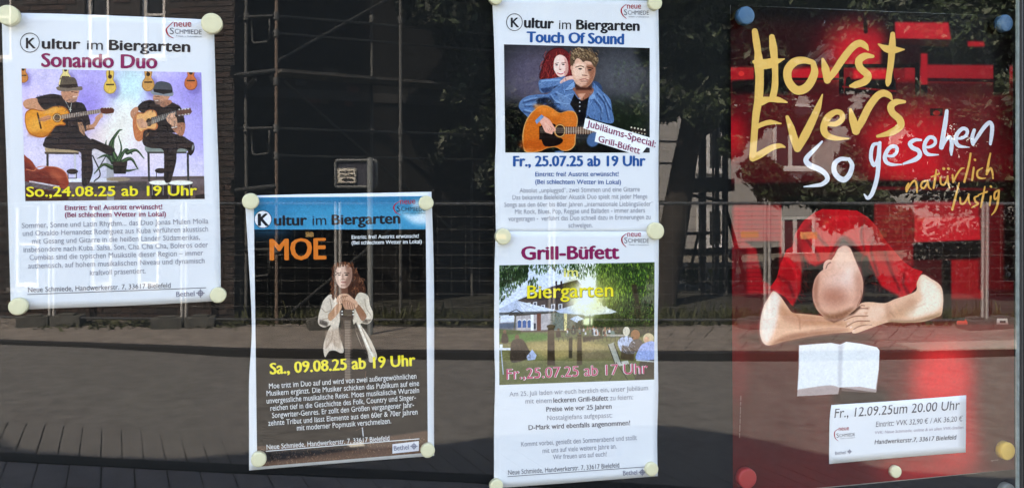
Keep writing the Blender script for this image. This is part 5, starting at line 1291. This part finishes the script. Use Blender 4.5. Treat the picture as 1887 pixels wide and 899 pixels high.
# core behind the bricks with openings simply deeper: mortar sheet in cells around windows
xsb = sorted({0, Lw, *[w_[0] for w_ in wins], *[w_[1] for w_ in wins]}); zsb = sorted({0, 9.0, *[w_[2] for w_ in wins], *[w_[3] for w_ in wins]})
m_ = MB()
for i in range(len(xsb)-1):
    for j in range(len(zsb)-1):
        ca, cz = (xsb[i]+xsb[i+1])/2, (zsb[j]+zsb[j+1])/2
        if not any(a0 < ca < a1 and zb < cz < zt for a0, a1, zb, zt in wins):
            wbox(m_, xsb[i], xsb[i+1], .012, .30, zsb[j], zsb[j+1])
m_.build('wall', mat('dark mortar', (.042, .039, .038), .95), bh)
m_ = MB(); wbox(m_, 0, Lw-.3, .31, .5, 0, 9.0); m_.build('building_core', mat('dark mortar', (.042, .039, .038), .95), bh)
mbs = [MB(), MB(), MB()]
rows = 0; single = 0
a_vis0 = fpoint(pa, al, -400, 500)[0]
shared = None
zz = .02
while zz < 7.5:
    aa = a_vis0 - (.13 if rows % 2 else 0)
    while aa < Lw - .02:
        a1_ = min(aa + .24, Lw)
        if not (in_win(aa, zz+.03) or in_win(a1_, zz+.03) or in_win((aa+a1_)/2, zz+.03)):
            k = random.choice((0, 0, 1, 1, 2))
            mbq = mbs[k]
            wbox(mbq, aa+.005, a1_-.005, random.uniform(0, .004), .015, zz, zz+.062)
        aa += .25
    zz += .075; rows += 1
for k in range(3):
    o = mbs[k].build('brickwork', brickm[k], bh); o['kind'] = 'stuff'
wframe = mat('white window paint', (.62, .62, .60), .5); wdark = mat('dark window interior', (.015, .017, .02), .25)
for a0, a1, zb, zt in wins:
    m_ = MB(); t = .062
    wbox(m_, a0, a0+t, .06, .12, zb, zt); wbox(m_, a1-t, a1, .06, .12, zb, zt); wbox(m_, a0+t, a1-t, .062, .118, zb, zb+t); wbox(m_, a0+t, a1-t, .062, .118, zt-t, zt)
    zm = zb + .55*(1.0)
    wbox(m_, a0+t, a1-t, .065, .115, zm, zm+.03)
    f_ = m_.build('window', wframe, bh)
    m_ = MB(); wbox(m_, a0+t, a1-t, .09, .10, zb+t, zt-t); m_.build('pane', wdark, f_)
    m_ = MB(); wbox(m_, a0-.04, a1+.04, -.03, .06, zb-.05, zb-.002); m_.build('sill', mat('stone sill', (.22,.21,.2), .8), f_)

# ---------------------------------------------------------------- dark building behind the scaffold
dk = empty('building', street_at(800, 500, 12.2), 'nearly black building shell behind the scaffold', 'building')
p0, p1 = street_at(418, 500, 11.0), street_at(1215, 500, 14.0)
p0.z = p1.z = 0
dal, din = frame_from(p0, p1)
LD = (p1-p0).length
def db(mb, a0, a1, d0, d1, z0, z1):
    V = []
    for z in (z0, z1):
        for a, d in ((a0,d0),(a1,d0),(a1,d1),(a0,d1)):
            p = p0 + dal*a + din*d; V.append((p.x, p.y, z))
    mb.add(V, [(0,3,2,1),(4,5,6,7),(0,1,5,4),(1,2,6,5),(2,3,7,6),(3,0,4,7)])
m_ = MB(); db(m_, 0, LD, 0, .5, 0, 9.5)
m_.build('wall', mat('near-black facade', (.006, .0065, .0065), .95, var=.4, scale=2), dk)  # near-black tone over the whole wall, varied at random
m_ = MB()
for zc in (3.0, 5.3): db(m_, .3, LD-.2, -.03, .0, zc, zc+.14)
m_.build('ledge', mat('dark ledge', (.04, .042, .042), .9, var=.4, scale=3), dk)
for (x0, x1, y0, y1, cc) in [(545,565,148,158,0),(596,622,126,142,0),(560,600,178,190,1),(640,662,160,172,1),(590,606,182,192,2),(636,650,180,196,1),(745,790,38,46,2),(775,800,26,40,2),(812,826,177,188,2),(838,845,160,175,2)]:
    a0, zt = fpoint(p0, dal, x0, y0); a1, zb = fpoint(p0, dal, x1, y1)
    m_ = MB(); db(m_, a0, a1, -.02, .01, zb, zt)
    m_.build('facade_patch', [mat('grey patch', (.06,.06,.055), .9, var=.4, scale=20), mat('brick patch', (.075,.03,.024), .9, var=.5, scale=20), mat('olive patch', (.07,.06,.04), .9, var=.5, scale=20)][cc], dk)

# ---------------------------------------------------------------- scaffold
galv = mat('galvanised tube', (.060, .066, .065), .65, .1, var=.35, scale=12)
rusty = mat('weathered orange tube', (.105, .078, .058), .75, var=.35, scale=12)
sc_ = empty('scaffold', street(600, 596), 'tubular scaffold with ledgers and braces behind the site fence', 'scaffold')
def SP(px, py, d): return street_at(px, py, d)
def sctube(name, pts, r, m): 
    mb = MB(); mb.tube(pts, r, 8); return mb.build(name, m, sc_, True)
DL = 9.75
def vert(px, d, m, top=-420, bot=None, r=.020):
    p = SP(px, 300, d); zb_ = 0.02 if bot is None else SP(px, bot, d).z; zt_ = SP(px, top, d).z
    return sctube('standard', [(p.x, p.y, zb_), (p.x, p.y, zt_)], r, m)
vert(453, 10.03, galv); vert(509.5, DL, rusty); vert(685, 10.9, galv, bot=560); vert(738, 10.3, galv); vert(1300, 12.5, galv); vert(870, 12.4, galv)
vert(1340, 12.5, galv); vert(1290, 13.2, galv); vert(1315, 13.0, galv)
DE = 12.0
for (xa, ya, xb, yb_, r) in [(510,236,1260,262,.016),(510,286,1260,302,.016),(510,30,1240,92,.015),(510,62,1240,120,.015),(440,372,1240,372,.016)]:
    sctube('ledger', [SP(xa, ya, DL), SP(xb, yb_, DE)], r, galv)
for (xa, ya, xb, yb_) in [(513,112,700,8),(700,8,860,-80),(524,150,740,338),(740,338,830,420),(518,590,700,440),(700,440,800,350)]:
    sctube('brace', [SP(xa, ya, DL+.1), SP(xb, yb_, DL+.9)], .018, galv)
for y in (30, 235, 460):
    sctube('transom', [SP(437, y+2, 10.08), SP(509, y, DL)], .02, galv)
    m_ = MB(); m_.tube([SP(463, y, 10.0), SP(465, y+46, 10.0), SP(469, y+50, 9.98), SP(493, y+47, 9.85), SP(497, y+42, 9.83), SP(497, y, 9.82)], .014, 6); m_.build('guard_hoop', galv, sc_, True)
for y in (140, -170, 352):
    m_ = MB(); a = SP(428, y, 9.88); c2 = SP(509, y-9, DL)
    m_.tube([a, c2], .034, 6); m_.tube([SP(428, y-20, 9.85), SP(428, y+3, 9.85)], .028, 6); m_.tube([SP(430, y+4, 9.9), SP(452, y+20, 10.0)], .02, 6)
    m_.tube([SP(470, y+6, 9.95), SP(456, y+22, 10.0)], .03, 6); m_.tube([SP(500, y+2, 9.8), SP(508, y+18, DL)], .03, 6)
    m_.build('bracket', galv, sc_, True)
for k, y in enumerate((132, -175)):
    for j in range(3):
        m_ = MB(); p1_, p2_ = SP(512, y + 3*j, DL+.16*j), SP(900, y+30 + 3*j, DE+.1*j)
        c_ = (p1_+p2_)/2; ax = (p2_-p1_)/2; ay = Vector((-ax.y, ax.x, 0)).normalized()*.11
        m_.obox(c_, ax, ay, Vector((0, 0, .02))); m_.build('deck_plank', mat('weathered plank', (.10, .095, .085), .9, var=.4, scale=6), sc_)
for (px, y, d) in [(509,30,DL),(509,62,DL),(509,236,DL),(509,286,DL),(453,31,10.0),(453,236,10.0),(738,242,10.3),(738,290,10.3),(738,38,10.3),(685,240,10.7),(685,36,10.7),(509,150,DL),(509,460,DL)]:
    m_ = MB(); p_ = SP(px, y, d); m_.tube([p_ + Vector((0, 0, -.045)), p_ + Vector((0, 0, .045))], .033, 8); m_.tube([p_ + Vector((-.05, 0, 0)), p_ + Vector((.05, 0, 0))], .024, 6); m_.build('coupler', galv, sc_, True)
# second scaffold tower beside the tree
s2 = empty('scaffold', street_at(1310, 590, 13), 'dark slender scaffold tower in front of the pale house', 'scaffold')
dark_t = mat('dark steel tube', (.03, .032, .034), .7)
def s2t(name, pts, r):
    mb = MB(); mb.tube(pts, r, 6); return mb.build(name, dark_t, s2, True)
for px, d in ((1296, 12.6), (1322, 12.6), (1335, 13.0)):
    p = SP(px, 300, d); s2t('standard', [(p.x, p.y, 0), (p.x, p.y, SP(px, 235, d).z)], .035)
for pts in [[(1230,432),(1340,428)],[(1218,464),(1340,458)],[(1230,470),(1335,462)],[(1240,350),(1340,346)],[(1262,332),(1330,330)],[(1262,358),(1335,372)]]:
    s2t('ledger', [SP(*pts[0], 12.5), SP(*pts[1], 12.6)], .03)
s2t('brace', [SP(1337,382,12.5), SP(1374,515,12.5)], .03); s2t('brace', [SP(1288,430,12.5), SP(1274,492,12.5)], .022)
m_ = MB(); a = SP(1262,345,12.7); c2 = SP(1336,342,12.9); m_.obox((a+c2)/2, (c2-a)/2, Vector((0,.3,0)), Vector((0,0,.10))); m_.build('deck', dark_t, s2)

# ---------------------------------------------------------------- mobile site fence
fm = mat('galvanised fence tube', (.21, .22, .215), .5, .4, var=.25, scale=12)
wirem = mat('fence wire', (.10, .105, .10), .6, .3)
conc = mat('fence block concrete', (.10, .105, .095), .95, var=.35, scale=10, bump=.4, bscale=40)
tagm = mat('yellow plate', (.62, .42, .16), .5)
top_y = lambda x: 371.5 + (1.0 if x < 900 else 0)
def FP(px, zfrac):
    g_ = street(px, 603 if px > 430 else 596 + (px+150)*.012)
    zt_ = EYE + (CY-372)/F * ((g_ - Vector((0, DIST, 0))).dot(Vector((SN, -CS, 0))))
    return Vector((g_.x, g_.y, zfrac*zt_))
joints = [-420, -160, 96, 339, 623, 1017, 1414, 1815, 2300]
for i in range(len(joints)-1):
    xa, xb = joints[i]+4, joints[i+1]-4
    fe = empty('fence_panel', FP((xa+xb)/2, 0), 'mobile site fence panel, number %d from the left along the far pavement' % (i+1) if False else
               ['mobile fence panel at the far left edge of the mirrored street', 'mobile fence panel left of the guitarists poster reflections', 'mobile fence panel in front of the white-framed windows',
                'mobile fence panel at the corner of the brick building', 'mobile fence panel in front of the direction sign', 'mobile fence panel in front of the tall tree trunk',
                'mobile fence panel mirrored in the big red poster', 'mobile fence panel beyond the right side of the case'][i], 'fence panel', 'mobile fence panels along the building site')
    for px in (xa, xb):
        m_ = MB(); m_.tube([FP(px, .03), FP(px, 1.0)], .021, 8); m_.build('fence_post', fm, fe, True)
    for zf in (.985, .06):
        m_ = MB(); m_.tube([FP(xa, zf), FP(xb, zf)], .019 if zf > .5 else .015, 8); m_.build('rail', fm, fe, True)
    m_ = MB()
    nv = int((FP(xa, 0)-FP(xb, 0)).length / .16)
    for k in range(1, nv):
        a = FP(xa, 0).lerp(FP(xb, 0), k/nv); hz = FP((xa+xb)/2, 1).z
        m_.tube([(a.x, a.y, .06*hz), (a.x, a.y, .985*hz)], .0021, 4, False)
    for k in range(1, 9):
        m_.tube([FP(xa, .06+.925*k/9), FP(xb, .06+.925*k/9)], .0026, 4, False)
    o = m_.build('wire_mesh', wirem, fe); o['kind'] = 'stuff'
def plate(px, py, i_):
    pass
fence_objs = [o for o in COL.objects if o.name.startswith('fence_panel')]
for (x0, x1, y0, y1, idx) in [(563,578,428,437,3),(914,932,431,440,4),(1363,1395,427,438,5),(1472,1503,428,440,6)]:
    par = fence_objs[idx]
    def FZ(px, py):
        p = FP(px, .5); d = (p - Vector((0, DIST, p.z))).dot(Vector((SN, -CS, 0)))
        return Vector((p.x, p.y+.03, EYE + (CY-py)/F*d))
    m_ = MB(); a, c2 = FZ(x0, y1), FZ(x1, y0)
    m_.box(a.x, c2.x, min(a.y, c2.y)-.004, max(a.y, c2.y)+.004, a.z, c2.z); m_.build('name_plate', tagm, par)
blk = 0
for px in joints:
    for s_ in (-1, 1):
        if px > 1900: continue
        p = FP(px, 0)
        m_ = MB()
        yaw = random.uniform(-.15, .15); L2 = .17
        ax = Vector((math.cos(yaw), math.sin(yaw), 0))*L2; ay = Vector((-math.sin(yaw), math.cos(yaw), 0))*.11
        m_.obox((0, 0, .06), ax, ay, (0, 0, .06)); m_.obox((0, 0, .13), ax*.5, ay*.6, (0, 0, .012))
        o = m_.build('ballast_block', conc)
        o.location = (p.x + s_*.19, p.y + .04, 0)
        near = {-420:'beyond the left edge', -160:'left of the case', 96:'before the left brick wall', 339:'before the brick corner', 623:'before the direction sign pole', 1017:'before the leaning tree', 1414:'before the pale house', 1815:'at the right end of the street'}[px]
        tag(o, '%s concrete ballast block %s' % ('left' if s_ < 0 else 'right', near), 'ballast block', 'concrete ballast blocks of the site fence')

# ---------------------------------------------------------------- direction sign on its pole
sg = empty('direction_sign', street(682, 602), 'grey framed direction sign on a pole with a small arrow plate', 'sign')
DS = 9.2
def sgp(px, py, d=DS): return street_at(px, py, d)
gp = street_at(682, 600, DS-.14)
m_ = MB(); m_.tube([(gp.x, gp.y, 0), (gp.x, gp.y, sgp(682, 291).z)], .033, 12); m_.build('pole', mat('grey sign pole', (.14,.16,.16), .5, .1), sg, True)
def rrect(x0, x1, y0, y1, r, d):
    pts = []
    for cx_, cy_, a0 in ((x1-r, y0+r, -90), (x1-r, y1-r, 0), (x0+r, y1-r, 90), (x0+r, y0+r, 180)):
        for k in range(5):
            a = math.radians(a0 + 22.5*k); pts.append(sgp(cx_ + r*math.cos(a), cy_ + r*math.sin(a), d))
    return pts + [pts[0]]
m_ = MB(); m_.tube(rrect(619, 694, 295, 344, 4, DS-.06), .018, 8, False); m_.build('frame', mat('grey sign frame', (.13,.145,.145), .5, .1), sg, True)
a, c2 = sgp(621, 343, DS-.045), sgp(693, 297, DS-.045)
m_ = MB(); m_.box(a.x, c2.x, min(a.y,c2.y)-.01, max(a.y,c2.y)-.002, a.z, c2.z)
def vplate(name, x0, x1, y0, y1, d, m, th=.006):
    c4 = [sgp(x0,y1,d), sgp(x1,y1,d), sgp(x1,y0,d), sgp(x0,y0,d)]
    nn = (c4[1]-c4[0]).cross(c4[3]-c4[0]).normalized()
    if nn.y < 0: nn = -nn
    V = [tuple(p) for p in c4] + [tuple(p - nn*th) for p in c4]
    return mesh_obj(name, V, [(0,1,2,3),(4,7,6,5),(0,4,5,1),(1,5,6,2),(2,6,7,3),(3,7,4,0)], m, sg)
vplate('back_panel', 620, 693, 296, 343, DS-.05, mat('dark sign panel', (.05,.055,.075), .5))
vplate('arrow_plate', 622, 657, 309, 338, DS-.075, mat('sign plate grey rim', (.3,.3,.27), .5))
vplate('arrow_plate', 624, 655, 311, 336, DS-.085, mat('sign plate white', (.74,.72,.62), .4))
sb = mat('sign black', (.02,.02,.02), .6)
ar = [(628.5,330.5),(639,326.5),(639,328.5),(651,328.5),(651,332.5),(639,332.5),(639,334.5)]
V = [sgp(x, y, DS-.093) for x, y in ar]
mesh_obj('arrow', V, [tuple(range(len(V)))], sb, sg)
def sgtext(body, x0, x1, yb_, cap):
    vs, fs = glyphs(body, .03, 0)
    # the plate is read from the street side: in the pane it appears mirrored
    V = [sgp(x1 - (x1-x0)*x, yb_ - cap*y, DS-.093) for x, y in vs]
    return mesh_obj('sign_lettering', V, fs, sb, sg)
sgtext('Parkhaus', 627, 651, 317.5, 4.2); sgtext('Bethelplatz', 625.5, 653, 324.5, 4.2)

# ---------------------------------------------------------------- pale house on the right
ph = empty('house', street_at(1480, 590, 17), 'pale rendered house with white windows beyond the leaning tree', 'house')
h0, h1 = street_at(1200, 500, 23.0), street_at(1735, 500, 26)
h0.z = h1.z = 0
hal, hin = frame_from(h0, h1)
LH = (h1-h0).length
def hb(mb, a0, a1, d0, d1, z0, z1):
    V = []
    for z in (z0, z1):
        for a, d in ((a0,d0),(a1,d0),(a1,d1),(a0,d1)):
            p = h0 + hal*a + hin*d; V.append((p.x, p.y, z))
    mb.add(V, [(0,3,2,1),(4,5,6,7),(0,1,5,4),(1,2,6,5),(2,3,7,6),(3,0,4,7)])
m_ = MB(); hb(m_, 0, LH, 0, 8, 0, 6.6); m_.build('wall', mat('pale house render', (.36, .355, .335), .9, var=.08, scale=2), ph)
m_ = MB(); hb(m_, -.4, LH+.4, -.5, 8.5, 6.6, 6.9); m_.build('roof', mat('dark roof', (.05,.045,.045), .8), ph)
for (x0, x1, y0, y1) in [(1284,1334,170,316),(1284,1333,384,456),(1425,1500,190,312),(1440,1500,400,470),(1660,1712,250,330),(1590,1640,250,330)]:
    a0, zt = fpoint(h0, hal, x0, y0); a1, zb = fpoint(h0, hal, x1, y1)
    m_ = MB(); hb(m_, a0, a0+.09, -.03, .0, zb, zt); hb(m_, a1-.09, a1, -.03, 0, zb, zt); hb(m_, a0+.09, a1-.09, -.028, 0, zb, zb+.09); hb(m_, a0+.09, a1-.09, -.028, 0, zt-.09, zt); hb(m_, (a0*.6+a1*.4)-.07, (a0*.6+a1*.4)+.07, -.026, 0, zb+.09, zt-.09)
    f_ = m_.build('window', wframe, ph)
    m_ = MB(); hb(m_, a0+.09, a1-.09, -.012, -.004, zb+.09, zt-.09); m_.build('pane', wdark, f_)
    m_ = MB(); hb(m_, a0-.06, a1+.06, -.12, -.031, zb-.08, zb-.002); m_.build('sill', wframe, f_)
gd = street_at(1357, 468, 15.0)
m_ = MB(); m_.tube([gd, gd + Vector((0, -.05, 0))], .14, 20); m_.tube([(gd.x, gd.y-.03, 0), (gd.x, gd.y-.03, gd.z)], .02, 6)
tag(m_.build('round_sign', mat('grey sign back', (.10,.10,.105), .6)), 'grey round sign back on a thin post before the pale house', 'sign')

# ---------------------------------------------------------------- trees
bark = mat('dark bark', (.030, .026, .022), .95, var=.4, scale=8, bump=.6, bscale=20)
leaf_lit = mat('leaf sunlit', (.030, .050, .018), .6, var=.45, scale=1.5)  # leaf with the sunlight put into its colour
leaf_shaded = mat('leaf in shade', (.013, .021, .012), .7, var=.4, scale=1.5)  # same leaf, darkened in colour to stand for the shaded mass
def tree(root_, trunk_pts, rr, limbs, clumps, nleaf, label, lsize=.066, seed=1, frac=.35):
    r = np.random.default_rng(seed)
    t = empty('tree', root_, label, 'tree', 'trees along the mirrored street')
    m_ = MB(); m_.tube(trunk_pts, rr, 10); m_.build('trunk', bark, t, True)
    m_ = MB()
    for pts, r0 in limbs: m_.tube(pts, [r0*(1-.75*i/(len(pts)-1)) for i in range(len(pts))], 6)
    m_.build('limbs', bark, t, True)
    for nm, mm, sh in (('crown', leaf_shaded, 1-frac), ('lit_foliage', leaf_lit, frac)):
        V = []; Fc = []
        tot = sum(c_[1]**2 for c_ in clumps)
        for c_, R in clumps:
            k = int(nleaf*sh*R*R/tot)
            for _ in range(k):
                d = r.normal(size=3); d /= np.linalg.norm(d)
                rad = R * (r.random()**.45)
                if nm == 'lit_foliage': d[1] = abs(d[1]); rad = R*(.75+.3*r.random())  # sunlit-coloured leaves only on the outer side towards the case
                p = Vector((c_.x + d[0]*rad, c_.y + d[1]*rad*.8, c_.z + d[2]*rad*.75))
                a = Vector(r.normal(size=3)).normalized(); b_ = a.cross(Vector(r.normal(size=3))).normalized()
                s_ = lsize*(.6+.8*r.random())
                i0 = len(V)
                V += [tuple(p + a*s_), tuple(p + b_*s_*.45), tuple(p - a*s_), tuple(p - b_*s_*.45)]
                Fc.append((i0, i0+1, i0+2, i0+3))
        o = mesh_obj(nm, V, Fc, mm, t)
def cl(px, py, d, R): return (street_at(px, py, d), R)
g0 = street_at(1212, 592, 11.5); g0.z = 0
tk = [g0, street_at(1228, 500, 11.5), street_at(1246, 400, 11.5), street_at(1262, 300, 11.6), street_at(1285, 180, 11.7), street_at(1300, 60, 11.8), street_at(1310, -120, 11.8)]
random.seed(3)
cls = []
for (px, py, R) in [(1290,40,.75),(1250,120,.55),(1330,140,.5),(1230,30,.6),(1370,30,.65),(1300,200,.36),(1250,-60,.9),(1350,-90,.9),(1215,190,.4),(1390,120,.5),(1450,60,.55),(1440,-30,.7),(1540,-10,.7),(1560,70,.35),
                    (1150,10,.6),(1060,20,.55),(1130,90,.45),(1040,-70,.8),(960,0,.55),(1160,-80,.8),(1370,230,.33),(1400,320,.30),(1430,350,.35),(1500,355,.35),(1560,350,.33),(1345,270,.2),(1660,120,.6),(1700,200,.5),(1780,160,.6),(1640,190,.4),(1400,60,.5),(1440,150,.4),(1390,170,.4),(1500,150,.35),(1570,130,.4),(1500,-10,.5),(1600,40,.5),(1420,200,.35),(1760,60,.6),(1840,200,.6),(1700,280,.4),(1600,380,.35),(1540,400,.3),(1650,420,.35),(1840,320,.6),(1650,20,.6),(1760,-10,.8),(1740,90,.5),(1620,110,.42),(1830,60,.7),
                    (1490,240,.30),(1530,190,.30),(1590,290,.42),(1640,330,.34),(1600,230,.35)]:
    cls.append(cl(px, py, 11.0 + random.uniform(-.5, .9), R))
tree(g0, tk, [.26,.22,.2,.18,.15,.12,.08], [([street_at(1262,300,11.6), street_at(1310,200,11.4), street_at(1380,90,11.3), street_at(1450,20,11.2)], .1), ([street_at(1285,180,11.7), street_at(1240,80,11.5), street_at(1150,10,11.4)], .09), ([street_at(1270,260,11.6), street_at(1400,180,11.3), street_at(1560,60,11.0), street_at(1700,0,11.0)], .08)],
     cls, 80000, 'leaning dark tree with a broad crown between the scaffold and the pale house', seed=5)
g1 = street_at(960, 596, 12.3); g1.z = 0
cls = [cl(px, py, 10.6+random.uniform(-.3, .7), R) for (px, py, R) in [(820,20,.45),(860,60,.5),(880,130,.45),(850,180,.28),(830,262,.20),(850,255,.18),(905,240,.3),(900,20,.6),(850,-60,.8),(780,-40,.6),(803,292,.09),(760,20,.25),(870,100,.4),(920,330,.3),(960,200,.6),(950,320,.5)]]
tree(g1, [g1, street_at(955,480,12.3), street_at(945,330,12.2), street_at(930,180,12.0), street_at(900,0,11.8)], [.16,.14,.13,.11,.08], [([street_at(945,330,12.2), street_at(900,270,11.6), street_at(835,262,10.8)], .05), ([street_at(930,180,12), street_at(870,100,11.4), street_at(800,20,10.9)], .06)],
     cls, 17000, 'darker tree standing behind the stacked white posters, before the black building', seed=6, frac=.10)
# shrubs at the right
cls = [cl(px, py, 13.5+random.uniform(-.6, .8), R) for (px, py, R) in [(1760,330,.9),(1830,250,1.0),(1900,400,1.1),(1760,470,.9),(1840,480,.9),(1700,500,.5),(1930,200,1.2),(1980,500,1.2),(1790,180,.8),(1860,120,1.0),(1620,530,.35),(1560,545,.3),(1690,560,.4)]]
g2 = street_at(1830, 590, 14); g2.z = 0
tree(g2, [g2, street_at(1830,450,14), street_at(1840,250,14)], [.15,.12,.06], [([street_at(1830,450,14), street_at(1760,330,13.6)], .05), ([street_at(1835,400,14), street_at(1900,300,13.6)], .05)], cls, 14000, 'low dense dark tree at the right end of the mirrored street', seed=8, frac=.2)
cls = [cl(px, py, 13.4, R) for (px, py, R) in [(1230,500,.25),(1280,505,.22),(1330,505,.22),(1390,512,.25),(1440,500,.3),(1500,520,.3)]]
g3 = street_at(1330, 592, 13.5); g3.z = 0
tree(g3, [g3, street_at(1330,505,13.4)], [.05,.02], [([g3, street_at(1260,500,13.4)], .03), ([g3, street_at(1420,505,13.4)], .03)], cls, 3500, 'low hedge-like bush at the foot of the pale house', seed=9, lsize=.06, frac=.3)

bpy.data.objects.remove(_fo)
